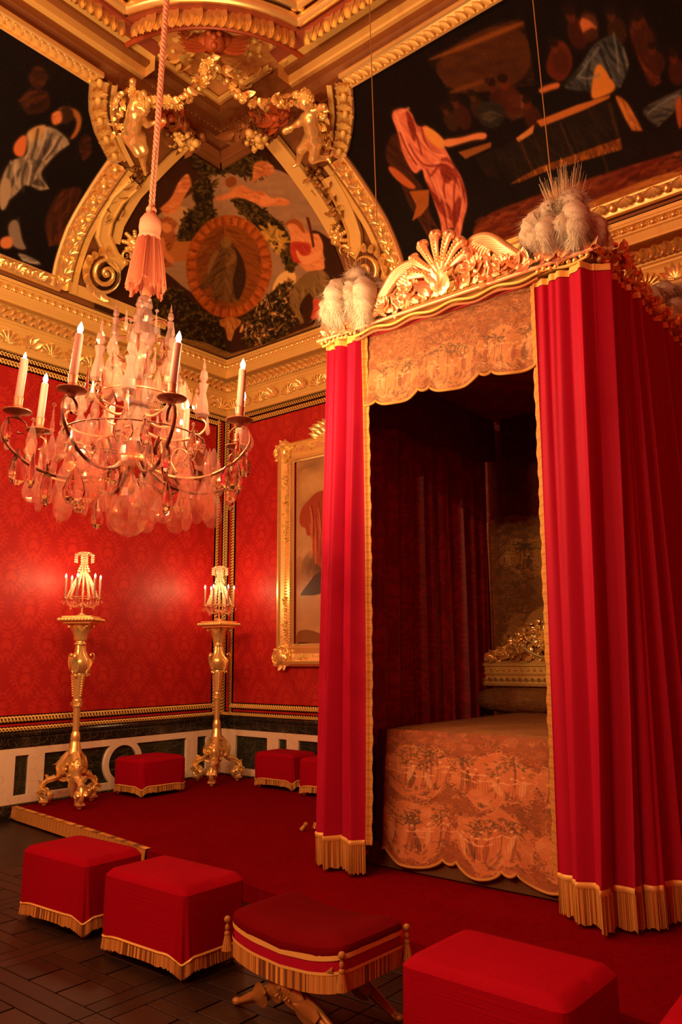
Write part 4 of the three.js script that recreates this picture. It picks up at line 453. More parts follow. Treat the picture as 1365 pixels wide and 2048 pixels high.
// ---------------------------------------------------------------- cove paintings with their carved frames
const EAR = { L: [[-4.2, 0.03], [-4.19, 0.16], [-4.19, 0.37], [-4.22, 0.58], [-4.235, 0.77]], R: [[-4.5, 0.0], [-4.55, 0.12], [-4.56, 0.25], [-4.58, 0.43], [-4.62, 0.59], [-4.655, 0.785]] };
const EAR2 = { L: [[-4.235, 0.775], [-4.06, 0.82], [-3.9, 0.865], [-3.76, 0.92], [-3.69, 0.96], [-3.6, 1.02]], R: [[-4.655, 0.79], [-4.52, 0.83], [-4.4, 0.875], [-4.27, 0.93], [-4.18, 0.98], [-4.1, 1.025]] };
const strip = (w, h) => [[-w, 0], [-w, h * 0.6], [-w * 0.85, h], [-w * 0.62, h], [-w * 0.55, h * 0.35], [0, h * 0.5], [w * 0.55, h * 0.35], [w * 0.62, h * 0.8], [w * 0.85, h * 0.8], [w, h * 0.4], [w, 0]];
const slant = merge([T(ball(0.05, 0, 0, 0, 2, [0.42, 1.15, 0.5]), 0, 0, -0.012, 0, 0, -0.75), T(leaf(0.1, 0.045, 0.15), -0.03, -0.035, 0.006, 0, 0, -0.75), T(ball(0.014, 0.045, -0.02, 0, 1))]);
const eggLeaf = [merge([ball(0.04, 0, 0.0, 0.02, 2, [0.8, 1.1, 0.7]), T(leaf(0.1, 0.05, 0.4), 0.035, -0.05, 0, 0, 0, -0.5), T(leaf(0.1, 0.05, 0.4), -0.035, -0.05, 0, 0, 0, 0.5)]), merge([-0.9, -0.3, 0.3, 0.9].map((a) => T(leaf(0.11, 0.05, 0.4, 3), 0, -0.05, 0.01, 0, 0, a)))];
function carve(side, path, step, parent, mat, kinds = eggLeaf, turn = 0) {
  let acc = 0, k = 0; const d = dense(path, 0.02);
  for (let i = 1; i < d.length; i++) {
    const a = cove(side, ...d[i - 1]), b = cove(side, ...d[i]); acc += a.distanceTo(b);
    if (acc < step) continue; acc = 0;
    const B = coveBasis(side, ...d[i]), t = b.clone().sub(a).normalize(), n = V().setFromMatrixColumn(B, 2), x = t.clone().cross(n).normalize();
    const m = obj('leaf', kinds[k++ % kinds.length], mat, parent);
    m.applyMatrix4(new THREE.Matrix4().makeBasis(x, t, n).multiply(new THREE.Matrix4().makeRotationZ(turn)).setPosition(b.addScaledVector(n, 0.035)));
  }
}
for (const [side, label, tex, far] of [['L', 'dark oil painting in the left cove, man in a grey draped robe', texLeft, -1.3], ['R', 'dark oil painting above the bed, woman in a pink robe', texRight, 0.2]]) {
  const p = thing('ceiling_painting', label, 'painting'), edge = (u) => { const P = u < 0.78 ? EAR[side] : EAR2[side]; for (let i = 0; i + 1 < P.length; i++) if (u <= P[i + 1][1]) return lerp(P[i][0], P[i + 1][0], (u - P[i][1]) / (P[i + 1][1] - P[i][1])); return P[P.length - 1][0]; };
  obj('canvas', coveSheet(side, 0.05, 1.02, edge, () => far, 0.004, uvTo(side), 24, 30), mapped(tex, { roughness: 0.7, specularIntensity: 0.25 }), p);
  const fr = obj('frame', [coveStrip(side, dense([[-4.2, 0.055], [far, 0.055]].map(([s, u]) => [side === 'R' && s === -4.2 ? -4.5 : s, u]), 0.3), strip(0.075, 0.05)), coveStrip(side, dense(EAR[side]), strip(0.11, 0.055)), coveStrip(side, dense(EAR2[side]), strip(0.085, 0.05)), coveStrip(side, dense([EAR2[side][5], [far, EAR2[side][5][1]]], 0.3), strip(0.085, 0.05))], M.gold, p);
  carve(side, EAR[side], 0.1, fr, M.gold); carve(side, EAR2[side], 0.09, fr, M.goldMatte);
  carve(side, [EAR2[side][5], [-2.5, 1.02]], 0.062, fr, M.goldMatte, [slant], 0);
  carve(side, [[side === 'L' ? -4.05 : -2.45, 0.055], [side === 'L' ? -3.3 : -0.9, 0.055]], 0.1, fr, M.gold, [eggLeaf[1], eggLeaf[0]], -Math.PI / 2);
  obj('outer_fillet', [coveStrip(side, dense(EAR[side].map(([s, u]) => [s - 0.155, u])), [[-0.03, 0], [-0.03, 0.04], [0.03, 0.04], [0.03, 0]]), coveStrip(side, dense(EAR2[side].map(([s, u]) => [s - 0.13, u + 0.02])), [[-0.025, 0], [-0.025, 0.04], [0.025, 0.04], [0.025, 0]])], M.goldMatte, p);
}
{ // painting that fills the corner
  const p = thing('corner_painting', 'painting in the cove corner with an oval medallion, a flying cherub and a seated youth', 'painting');
  for (const [side, key, P, s, k] of [['L', 'CL', PCL, -4.64, 0], ['R', 'CR', PCR, -5.25, 1]])
    obj('canvas', coveSheet(side, 0.0, 0.97, (u) => mitre(side, coveProf(u)[0]), (u) => (u > 0.97 ? mitre(side, coveProf(u)[0]) + 0.05 : s), 0.006, uvTo(key), 24, 30), mapped(texCorner(key, P, k), { roughness: 0.7, specularIntensity: 0.25 }), p);
  for (const [side, path] of [['L', [[-4.7, 0.97], [-4.65, 0.79], [-4.61, 0.68], [-4.61, 0.5], [-4.66, 0.4]]], ['R', [[-5.16, 0.98], [-5.16, 0.8], [-5.15, 0.62], [-5.14, 0.46]]]])
    obj('flat_border', coveStrip(side, dense(path), side === 'L' ? [[-0.05, 0], [-0.05, 0.03], [0.05, 0.03], [0.05, 0]] : [[-0.1, 0], [-0.1, 0.025], [0.04, 0.025], [0.05, 0.05], [0.09, 0.05], [0.1, 0]]), M.goldMatte, p);
  obj('base_fillet', coveStrip('L', dense([[-4.3, 0.06], [-5.6, 0.06]], 0.3), [[-0.06, 0], [-0.06, 0.03], [0.06, 0.03], [0.06, 0]]), M.goldMatte, p); obj('base_fillet', coveStrip('R', dense([[-5.5, 0.06], [-4.6, 0.06]], 0.3), [[-0.04, 0], [-0.04, 0.03], [0.04, 0.03], [0.04, 0]]), M.goldMatte, p);
}
// scroll consoles at the feet of the corner painting
const consoleOf = (side, bandPath, vol, volR, head, label) => {
  const c = thing('scroll_console', label, 'relief'), at = ([s, u], off) => cove(side, s, u, off);
  obj('band', [coveStrip(side, dense(bandPath, 0.03), [[-0.085, 0], [-0.085, 0.06], [-0.06, 0.075], [-0.05, 0.055], [0.05, 0.055], [0.06, 0.075], [0.085, 0.06], [0.085, 0]])], M.goldMatte, c);
  const dir = side === 'L' ? 1 : -1, B = coveBasis(side, ...vol).setPosition(at(vol, 0.05));
  const v = obj('volute', [spiral(volR, 2.3, volR * 0.24, 0.06, dir, 0.8, side === 'L' ? 2.6 : 0.5), T(ball(volR * 0.16, 0, 0, 0.05))], M.gold, c); v.applyMatrix4(B);
  const l = []; for (let k = 0; k < 9; k++) { const a = (side === 'L' ? 1.6 : 1.5) + dir * k * 0.38; l.push(T(leaf(volR * 0.55, volR * 0.34, 0.5), Math.cos(a) * volR * 0.95, Math.sin(a) * volR * 0.95, 0.05, 0, 0, a - Math.PI / 2 + dir * 1.2)); }
  obj('acanthus', l, M.gold, c).applyMatrix4(B);
  const H = coveBasis(side, ...head).setPosition(at(head, 0.08)), hd = [];   // small lion mask with mane
  for (let k = 0; k < 22; k++) { const a = k * 0.9, q = 0.07 + 0.035 * (k % 3) / 2; hd.push(ball(0.026, Math.cos(a) * q, Math.sin(a) * q + 0.035, 0.03 - 0.02 * (k % 3), 1)); }
  hd.push(ball(0.075, 0, 0.03, 0.02, 2), ball(0.04, 0, -0.01, 0.085, 1), ball(0.022, -0.03, 0.06, 0.075, 1), ball(0.022, 0.03, 0.06, 0.075, 1), bar([0, 0.06, 0.09], [0, 0.0, 0.12], 0.012, 0.02), ball(0.03, 0, -0.045, 0.06, 1, [1.2, 0.6, 1]), spiral(0.07, 1.3, 0.03).translate(0, -0.14, 0), spiral(0.05, 1.2, 0.02).translate(0.05, -0.22, 0));
  obj('lion_mask', hd, M.gold, c).applyMatrix4(H);
};
consoleOf('L', [[-4.5, 0.74], [-4.43, 0.62], [-4.43, 0.5], [-4.48, 0.41], [-4.68, 0.32], [-4.84, 0.29]], [-4.64, 0.21], 0.235, [-4.8, 0.44], 'gilded scroll console with lion mask left of the corner painting');
consoleOf('R', [[-4.86, 0.74], [-4.87, 0.6], [-4.89, 0.5], [-4.91, 0.43], [-4.96, 0.37], [-5.06, 0.33]], [-4.9, 0.2], 0.24, [-5.1, 0.44], 'gilded scroll console with lion mask behind the left plume');
for (const side of ['L', 'R']) { // carved relief between border and frame
  const s0 = side === 'L' ? -4.5 : -4.98, g = clutter(rng(side === 'L' ? 61 : 62), 70, (i, r) => { const q = cove(side, s0 + (r() - 0.5) * 0.16, 0.5 + 0.32 * r(), 0.02); return [q.x, q.y, q.z]; }, 0.1);
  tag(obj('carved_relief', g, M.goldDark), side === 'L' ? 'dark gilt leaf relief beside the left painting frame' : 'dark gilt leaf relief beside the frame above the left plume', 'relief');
}
// gilded stucco cherubs
function cherub(label, J, hands) {
  const c = thing('cherub_statue', label, 'statue'), B = [], add = (a, b, ra, rb = ra) => B.push([J[a], J[b], ra, rb]);
  add('neck', 'head', 0.03, 0.035); B.push([J.head, J.head, 0.066, 0.066]); add('chest', 'neck', 0.06, 0.034); add('chest', 'belly', 0.075, 0.08); add('belly', 'pelvis', 0.08, 0.078);
  for (const s of ['L', 'R']) { add('chest', 'sh' + s, 0.06, 0.038); add('sh' + s, 'el' + s, 0.037, 0.029); add('el' + s, 'ha' + s, 0.029, 0.018); add('pelvis', 'hip' + s, 0.07, 0.066); add('hip' + s, 'kn' + s, 0.066, 0.045); add('kn' + s, 'an' + s, 0.044, 0.024); add('an' + s, 'toe' + s, 0.023, 0.014); }
  const hd = vec(J.head), up = hd.clone().sub(vec(J.neck)).normalize(), f0 = vec(J.face), f = f0.addScaledVector(up, -f0.dot(up)).normalize(), sd = f.clone().cross(up).normalize(), pt = (x, y, z) => hd.clone().addScaledVector(sd, x).addScaledVector(up, y).addScaledVector(f, z).toArray();
  B.push([pt(0, 0.0, 0.06), pt(0, -0.012, 0.074), 0.008, 0.012], [pt(-0.03, -0.02, 0.045), pt(-0.03, -0.02, 0.045), 0.024, 0.024], [pt(0.03, -0.02, 0.045), pt(0.03, -0.02, 0.045), 0.024, 0.024], [pt(0, -0.045, 0.045), pt(0, -0.05, 0.05), 0.018, 0.016], [pt(-0.07, 0, 0), pt(-0.07, -0.015, 0), 0.014, 0.01], [pt(0.07, 0, 0), pt(0.07, -0.015, 0), 0.014, 0.01], [pt(-0.014, -0.032, 0.066), pt(0.014, -0.032, 0.066), 0.007, 0.007], [pt(-0.03, 0.022, 0.052), pt(0.03, 0.022, 0.052), 0.012, 0.012]);
  for (const s of ['L', 'R']) { const h = vec(J['ha' + s]), e = vec(J['el' + s]), d = h.clone().sub(e).normalize(), w = d.clone().cross(f).normalize(); // palm, four fingers and a thumb
    const palm = h.clone().addScaledVector(d, 0.035); B.push([h.toArray(), palm.toArray(), 0.017, 0.019]);
    for (let k = 0; k < 4; k++) { const r = palm.clone().addScaledVector(w, (k - 1.5) * 0.012), m = r.clone().addScaledVector(d, 0.028 - Math.abs(k - 1.2) * 0.004), t = m.clone().addScaledVector(d, 0.012).addScaledVector(f, 0.016); B.push([r.toArray(), m.toArray(), 0.0075, 0.007], [m.toArray(), t.toArray(), 0.007, 0.006]); }
    const r = h.clone().addScaledVector(w, -0.014), m = r.clone().addScaledVector(w, -0.02).addScaledVector(d, 0.016); B.push([r.toArray(), m.toArray(), 0.009, 0.007]); }
  const all = B.flatMap((b) => [b[0], b[1]]), lo = [0, 1, 2].map((i) => Math.min(...all.map((q) => q[i])) - 0.1), hi = [0, 1, 2].map((i) => Math.max(...all.map((q) => q[i])) + 0.1);
  obj('body', sdfMesh(B, lo, hi, 0.011, 0.009), M.gold, c);
  const hair = []; for (let k = 0; k < 26; k++) { const a = k * 2.4, q = k / 26, z = pt(Math.cos(a) * 0.066 * Math.sqrt(q), 0.02 + 0.05 * (1 - q * 0.9), -0.012 + Math.sin(a) * 0.055 * Math.sqrt(q)); hair.push(ball(0.02, ...z, 1)); }
  obj('hair', hair, M.goldMatte, c);
  const e = []; for (const x of [-0.026, 0.026]) e.push(ball(0.009, ...pt(x, 0.006, 0.06), 1)); obj('eyes', e, M.bronze, c);
  return c;
}
cherub('gilded cherub with one arm raised to the garland, left of the corner', { head: [-5.6, 6.64, -3.93], neck: [-5.69, 6.64, -3.93], chest: [-5.74, 6.62, -3.94], belly: [-5.85, 6.59, -4.0], pelvis: [-5.93, 6.57, -4.07], face: [0.25, -0.75, -0.6].map((v) => v / 1.0), shL: [-5.69, 6.63, -3.88], elL: [-5.59, 6.69, -3.82], haL: [-5.545, 6.72, -3.78], shR: [-5.72, 6.63, -4.01], elR: [-5.76, 6.62, -4.1], haR: [-5.68, 6.65, -4.17], hipL: [-5.97, 6.56, -4.04], knL: [-6.0, 6.47, -4.18], anL: [-6.09, 6.52, -4.27], toeL: [-6.13, 6.5, -4.31], hipR: [-5.92, 6.58, -4.13], knR: [-5.96, 6.5, -4.22], anR: [-6.14, 6.48, -4.35], toeR: [-6.18, 6.42, -4.41] });
cherub('gilded cherub kneeling on the frame, arm held out, right of the corner', { head: [-4.39, 6.66, -4.88], neck: [-4.45, 6.65, -4.97], chest: [-4.5, 6.62, -5.05], belly: [-4.55, 6.59, -5.15], pelvis: [-4.6, 6.56, -5.22], face: [-0.6, -0.7, 0.35], shL: [-4.54, 6.63, -5.02], elL: [-4.62, 6.61, -5.02], haL: [-4.71, 6.6, -5.01], shR: [-4.46, 6.62, -5.06], elR: [-4.41, 6.64, -5.0], haR: [-4.34, 6.63, -5.01], hipL: [-4.65, 6.56, -5.22], knL: [-4.78, 6.52, -5.24], anL: [-4.93, 6.5, -5.36], toeL: [-4.98, 6.47, -5.34], hipR: [-4.58, 6.55, -5.25], knR: [-4.72, 6.45, -5.35], anR: [-4.62, 6.48, -5.46], toeR: [-4.6, 6.42, -5.48] });
// flower garlands, fruit bunches, mask
function garland(label, pts, r, n, seed) {
  const cv = new THREE.CatmullRomCurve3(pts.map(vec), false, 'centripetal'), R = rng(seed), g = thing('flower_garland', label, 'garland');
  obj('core', tube(pts, r * 0.5, 6), M.goldDark, g);
  const shapes = [ball(r * 0.5, 0, 0, 0, 1), rosette(r * 0.75, 6), T(leaf(r * 1.5, r * 0.7, 0.5), 0, -r * 0.5, 0), T(leaf(r * 1.2, r * 0.8, 0.8), 0, -r * 0.4, 0)], names = ['fruit', 'flower', 'leaf', 'leaf'];
  for (let i = 0; i < n; i++) { const t = (i + 0.5) / n, p = cv.getPoint(t), k = Math.floor(R() * 4), a = R() * TAU, o = V(Math.cos(a), -Math.abs(Math.sin(a)), Math.sin(a)).multiplyScalar(r * 0.65); const m = obj(names[k], shapes[k], M.gold, g); m.position.copy(p).add(o); m.quaternion.setFromUnitVectors(V(0, 0, 1), o.clone().add(V(0.3, -0.4, 0.3).multiplyScalar(r)).normalize()); m.rotateZ(R() * 6); m.scale.setScalar(0.8 + 0.5 * R()); }
}
garland('gilded flower garland from the left cherub up to the mask', [[-5.58, 6.72, -3.8], [-5.55, 6.7, -3.92], [-5.47, 6.71, -4.03], [-5.39, 6.72, -4.14], [-5.24, 6.74, -4.17], [-5.15, 6.83, -4.21], [-5.04, 6.9, -4.2], [-4.93, 7.02, -4.22]], 0.062, 66, 71);
garland('gilded flower garland from the mask down to the right cherub', [[-4.95, 7.02, -4.26], [-4.97, 6.96, -4.33], [-4.97, 6.92, -4.42], [-4.95, 6.85, -4.49], [-4.88, 6.76, -4.54], [-4.85, 6.74, -4.66], [-4.72, 6.73, -4.73], [-4.58, 6.74, -4.79], [-4.47, 6.74, -4.83], [-4.36, 6.72, -4.88]], 0.062, 66, 72);
garland('end of gilded garland hanging behind the left cherub', [[-5.6, 6.73, -3.78], [-5.77, 6.71, -3.78], [-5.9, 6.66, -3.86], [-6.08, 6.6, -3.98]], 0.05, 24, 73);
garland('end of gilded garland hanging behind the right cherub', [[-4.34, 6.68, -4.98], [-4.37, 6.68, -5.09], [-4.41, 6.65, -5.19], [-4.48, 6.6, -5.29], [-4.62, 6.57, -5.41]], 0.05, 24, 74);
function bunch(label, c, seed) {
  const b = thing('fruit_bunch', label, 'fruit relief', c), R = rng(seed); const shapes = [ball(0.045, 0, 0, 0, 2), ball(0.03, 0, 0, 0, 1), ball(0.018, 0, 0, 0, 1)];
  for (let i = 0; i < 46; i++) { const k = i < 6 ? 0 : i < 20 ? 1 : 2, m = obj('fruit', shapes[k], M.goldMatte, b); m.position.set((R() - 0.5) * 0.24, -0.02 - 0.06 * R(), (R() - 0.5) * 0.24); }
  obj('foliage', clutter(R, 50, (i, r) => [(r() - 0.5) * 0.36, 0.02 - 0.04 * r(), (r() - 0.5) * 0.36], 0.13), M.bronze, b);
}
bunch('gilded fruit bunch below the left garland', [-5.76, 6.72, -4.55], 81); bunch('gilded fruit bunch below the right garland', [-5.2, 6.74, -5.0], 82);
for (const [lab, a, b] of [['reddish leafy drape beside the left fruit bunch', [-5.68, 6.75, -4.22], [-5.7, 6.78, -4.5]], ['reddish leafy drape beside the right fruit bunch', [-4.75, 6.72, -4.98], [-5.05, 6.74, -5.02]]])
  tag(obj('carved_drape', clutter(rng(lab.length), 46, (i, r) => { const t = r(); return [lerp(a[0], b[0], t) + (r() - 0.5) * 0.12, lerp(a[1], b[1], t), lerp(a[2], b[2], t) + (r() - 0.5) * 0.12]; }, 0.14), std(0.45, 0.1, 0.025, { metalness: 0.2, roughness: 0.5 })), lab, 'relief');
{
  const m = thing('ceiling_mask', 'reddish carved head with wings where the two garlands meet', 'relief', [-4.96, 7.16, -4.24], Math.PI / 4), mt = std(0.42, 0.1, 0.025, { metalness: 0.2, roughness: 0.5 });
  obj('head', [ball(0.1, 0, 0, 0, 2, [1, 1.05, 1]), ball(0.03, 0, -0.02, 0.1, 1), ball(0.028, -0.045, 0.03, 0.085, 1), ball(0.028, 0.045, 0.03, 0.085, 1), ball(0.035, 0, -0.07, 0.06, 1), ball(0.14, 0, 0.06, -0.06, 2, [1.25, 0.8, 0.7])], mt, m);
  for (const s of [-1, 1]) obj('wing', [0, 1, 2, 3, 4].map((k) => T(leaf(0.3 - k * 0.02, 0.08, 0.15), s * 0.08, 0.04 - k * 0.02, -0.03, -0.2, 0, -s * (1.2 + k * 0.16))), mt, m);
}
// ---------------------------------------------------------------- bed, canopy, curtains
const DAIS = 0.11;
const valanceTex = canvasTex(1024, 512, tapestry(201, [150, 86, 40], [206, 138, 78], [104, 54, 26], [[0.04, 0.4, 0.32, 0.56], [0.36, 0.36, 0.3, 0.64], [0.66, 0.4, 0.32, 0.56]]));
const spreadTex = canvasTex(1024, 1024, tapestry(202, [142, 76, 36], [200, 122, 70], [84, 46, 22], [[-0.02, 0.1, 0.36, 0.42], [0.31, 0.12, 0.38, 0.42], [0.66, 0.1, 0.38, 0.42], [-0.02, 0.52, 0.36, 0.46], [0.32, 0.54, 0.36, 0.44], [0.66, 0.52, 0.36, 0.46]]));
const backTex = canvasTex(512, 1024, tapestry(203, [120, 78, 30], [176, 124, 54], [70, 40, 18], [[0.08, 0.1, 0.4, 0.2], [0.56, 0.1, 0.4, 0.22], [0.08, 0.45, 0.4, 0.24], [0.54, 0.45, 0.42, 0.24]]));
const redTex = canvasTex(512, 512, tapestry(204, [96, 14, 12], [120, 34, 20], [60, 8, 8], []));
const coverTop = canvasTex(512, 512, tapestry(205, [150, 92, 40], [168, 110, 54], [120, 70, 30], []));
const spline = (pts) => new THREE.CatmullRomCurve3(pts.map((p) => V(p[0], 0, p[1])), false, 'centripetal', 0.5);
function drape(top, bot, yT, yB, N, amp, seed, thick = 0.9) { // a pleated hanging: returns f(u, v) with v 0 at the top, 1 at the hem, beyond for the fringe
  const a = spline(top), b = spline(bot), R = rng(seed), ph = [R() * 6, R() * 6, R() * 6, R() * 6];
  return (u, v) => {
    const p = a.getPointAt(u).lerp(b.getPointAt(u), Math.min(v, 1)), t = a.getTangentAt(u).lerp(b.getTangentAt(u), Math.min(v, 1)).normalize(), w = Math.min(v, 1);
    const x = u * N + 0.22 * Math.sin(u * 7 + ph[0]) + 0.1 * Math.sin(w * 3 + u * N * 0.9 + ph[1]), s = Math.sin(TAU * x), q = s;
    const A = amp * (0.62 + 0.5 * w) * (0.75 + 0.35 * Math.sin(u * N * 1.7 + ph[2])), off = A * q + amp * 0.22 * Math.sin(TAU * x * 2.3 + ph[3] + w * 1.2);
    return [p.x - t.z * off + t.x * A * 0.25 * Math.sin(TAU * x * 2), lerp(yT, yB, v), p.z + t.x * off + t.z * A * 0.25 * Math.sin(TAU * x * 2)];
  };
}
function curtain(name, label, f, len, o = {}) {
  const c = thing(name, label, 'curtain'), H = o.H || 3.7, nu = o.nu || Math.round(len * 120);
  obj('cloth', grid(nu, 40, f, (u, v) => [(u * len) / 0.5, (v * H) / 0.75]), o.mat || M.silk, c);
  if (o.fringe) { const k = o.fringe / H; obj('fringe', grid(nu * 4, 4, (u, v) => { const p = f(u, 1 - 0.004 + (k + 0.004) * v), j = Math.sin(u * len * 520) * 0.003 * (0.3 + v); return [p[0] + j, p[1] - (v === 1 ? 0.006 * Math.sin(u * len * 231) : 0), p[2] + j + 0.004]; }, (u, v) => [u * len * 22, v]), M.fringe, c);
    obj('braid', grid(nu, 4, (u, v) => { const p = f(u, 1 - 0.009 + 0.009 * v); return [p[0], p[1], p[2] + 0.006 + 0.006 * Math.sin(v * 3.14)]; }), M.braid, c); }
  for (const e of o.edges || []) { const n = 220, dx = e.dx, dz = e.dz; obj('edge_braid', grid(6, n, (i, v) => { const p = f(e.u, v * 1.0), q = Math.sin(v * 180) * 0.0016 + Math.sin(v * 57) * 0.0012; return [p[0] + dx * i + q * i * 2, p[1], p[2] + dz * i + 0.006 * Math.sin(i * 9)]; }, (i, v) => [v * 60, i]), M.fringe, c); }
  if (o.heading) obj('heading', grid(nu, 3, (u, v) => { const p = f(u, 0.012 * v - 0.002); return [p[0], p[1], p[2] + 0.008]; }), M.braid, c);
  return c;
}
curtain('bed_curtain', 'narrow red silk curtain at the left front bedpost, edged with gold fringe', drape([[-3.72, -4.55], [-3.71, -4.4], [-3.66, -4.36], [-3.5, -4.345], [-3.375, -4.36]], [[-3.86, -4.66], [-3.85, -4.44], [-3.78, -4.38], [-3.6, -4.375], [-3.42, -4.4]], 3.88, 0.315, 3.6, 0.05, 11), 0.75, { fringe: 0.185, edges: [{ u: 1, dx: 0.044, dz: -0.02 }], heading: true, nu: 160 });
curtain('bed_curtain', 'wide red silk curtain round the right front bedpost with deep gold fringe', drape([[-1.985, -4.37], [-1.85, -4.35], [-1.66, -4.335], [-1.585, -4.38], [-1.57, -4.5], [-1.58, -5.5], [-1.6, -6.95]], [[-2.06, -4.46], [-1.95, -4.37], [-1.74, -4.31], [-1.68, -4.4], [-1.56, -4.52], [-1.47, -5.6], [-1.5, -6.95]], 3.86, 0.315, 19.5, 0.052, 12), 3.1, { fringe: 0.19, edges: [{ u: 0, dx: -0.05, dz: -0.05 }], heading: true, nu: 460 });
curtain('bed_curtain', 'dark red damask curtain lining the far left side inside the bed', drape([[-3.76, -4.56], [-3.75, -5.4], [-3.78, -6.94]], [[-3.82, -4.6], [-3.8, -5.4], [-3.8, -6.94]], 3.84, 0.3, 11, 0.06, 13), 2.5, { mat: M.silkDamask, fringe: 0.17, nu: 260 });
{
  const c = thing('bed_canopy', 'gilded carved canopy with shell crest and embroidered scalloped valance', 'bed canopy');
  const YR = 3.925, ZF = -4.325, XL = -3.735, XR = -1.6, zB = -7.0;
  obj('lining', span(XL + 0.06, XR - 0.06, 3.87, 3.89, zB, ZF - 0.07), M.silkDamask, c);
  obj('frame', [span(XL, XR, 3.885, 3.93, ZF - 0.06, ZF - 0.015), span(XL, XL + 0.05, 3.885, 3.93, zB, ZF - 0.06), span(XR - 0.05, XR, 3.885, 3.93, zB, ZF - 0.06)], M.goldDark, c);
  obj('rail', bar([XL - 0.02, YR, ZF + 0.02], [XR + 0.02, YR, ZF + 0.02], 0.014, 0.014, 10), std(0.9, 0.45, 0.25, { metalness: 0.4, roughness: 0.35 }), c);
  obj('rail', bar([XR + 0.02, YR, ZF], [XR + 0.02, YR, zB], 0.013, 0.013, 10), M.gold, c);
  obj('rail', bar([XL - 0.02, YR, ZF], [XL - 0.02, YR, zB], 0.013, 0.013, 10), M.gold, c);
  const wave = (x) => 3.888 + 0.012 * Math.sin(x * 19);
  obj('wavy_edge', tube(Array.from({ length: 60 }, (_, i) => { const x = lerp(XL + 0.02, XR - 0.02, i / 59); return [x, wave(x), ZF + 0.005]; }), 0.012, 6, 240, 0.8), M.braid, c);
  obj('wavy_edge', tube(Array.from({ length: 60 }, (_, i) => { const x = lerp(XL + 0.3, XR - 0.35, i / 59); return [x, wave(x) - 0.028, ZF - 0.01]; }), 0.013, 6, 240, 0.6), std(0.5, 0.16, 0.07, { roughness: 0.6 }), c);
  const copper = std(0.95, 0.56, 0.3, { metalness: 0.55, roughness: 0.3 });
  const bd = ball(0.016, 0, 0, 0, 1); for (let k = 0; k < 9; k++) for (const sx of [XL + 0.02 + k * 0.04, XR - 0.02 - k * 0.04]) obj('bead', bd, M.gold, c).position.set(sx, 3.9 + 0.008 * Math.sin(k * 2), ZF + 0.012);
  for (let k = 0; k < 34; k++) { const m = obj('bead', bd, M.goldDark, c); m.position.set(XR + 0.025, 3.885 - 0.012 * (k % 2), ZF - 0.06 - k * 0.075); m.scale.setScalar(1.3); }
  // valance with cartouche-shaped scallops
  const segs = [[-3.42, -3.28, 0.03], [-3.28, -2.9, 0.062], [-2.9, -2.82, 0.024], [-2.82, -2.42, 0.068], [-2.42, -2.34, 0.024], [-2.34, -1.96, 0.062], [-1.96, -1.9, 0.03]];
  const yb = (x) => { for (const [a, b, d] of segs) if (x >= a && x <= b) return 3.382 - d * Math.pow(Math.sin(Math.PI * clamp((x - a) / (b - a), 0.001, 0.999)), 0.55); return 3.382; };
  obj('valance', grid(180, 24, (u, v) => { const x = lerp(-3.42, -1.955, u); return [x, lerp(3.88, yb(x), v), -4.405 + 0.012 * Math.sin(u * 40) * v + 0.006 * Math.sin(u * 17 + 1)]; }, (u, v) => [u, 1 - v]), mapped(valanceTex, { roughness: 0.75, bumpMap: weave, bumpScale: 0.001 }, 0.72), c);
  obj('valance_trim', tube(Array.from({ length: 240 }, (_, i) => { const x = lerp(-3.42, -1.955, i / 239); return [x, yb(x) - 0.002, -4.399 + 0.012 * Math.sin((i / 239) * 40)]; }), 0.011, 6, 480), M.fringe, c);
  obj('inner_valance', grid(60, 4, (u, v) => { const z = lerp(-4.5, -6.9, u); return [-3.66, lerp(3.87, 3.45 - 0.06 * Math.abs(Math.sin(u * 9.5)), v), z]; }), mapped(redTex, { roughness: 0.8 }), c);
  obj('inner_valance', grid(60, 4, (u, v) => { const x = lerp(-3.6, -1.7, u); return [x, lerp(3.87, 3.5 - 0.05 * Math.abs(Math.sin(u * 9.5)), v), -6.9]; }), mapped(redTex, { roughness: 0.8 }), c);
  // crest
  const cr = (g, mat, name = 'crest_leaf') => obj(name, g, copper, c), zc = ZF - 0.015;
  for (const [s, cx, k] of [[-1, -2.625, 1], [1, -2.625, 1.04]]) {
    const X = (d) => cx + s * d;
    const wing = []; // feathery acanthus wing: long ribs sweep from the shell outwards and down
    for (let i = 0; i < 9; i++) { const t = i / 8; wing.push(tube([[X(0.12 + 0.02 * i), 4.03 + 0.022 * (8 - i) * 0.6, zc], [X(0.22 + 0.02 * i), 4.16 + 0.013 * (8 - i), zc + 0.03], [X(0.36 + 0.015 * i), 4.15 + 0.012 * (8 - i) - 0.01 * i, zc + 0.05], [X(0.5 + 0.01 * i), 4.03 + 0.011 * (8 - i), zc + 0.045], [X(0.6 - 0.016 * i), 3.945 + 0.004 * (8 - i), zc + 0.03]], (q) => 0.027 * (0.35 + Math.sin(Math.PI * (0.1 + q * 0.8))), 6, 22, 0.8)); }
    cr(wing, M.gold, 'acanthus_wing');
    cr([T(rosette(0.1, 11), X(0.25), 4.055, zc + 0.065, -0.1)], M.gold, 'rosette');
    cr([T(rosette(0.075, 10), X(0.47), 4.0, zc + 0.075, -0.1)], M.gold, 'rosette');
    cr(tube([[X(0.11), 3.95, zc + 0.06], [X(0.13), 4.0, zc + 0.08], [X(0.1), 4.07, zc + 0.07], [X(0.16), 4.16, zc + 0.06], [X(0.2), 4.2, zc + 0.05]], (q) => 0.012 * (1.2 - 0.7 * q), 6), M.gold, 'scroll');
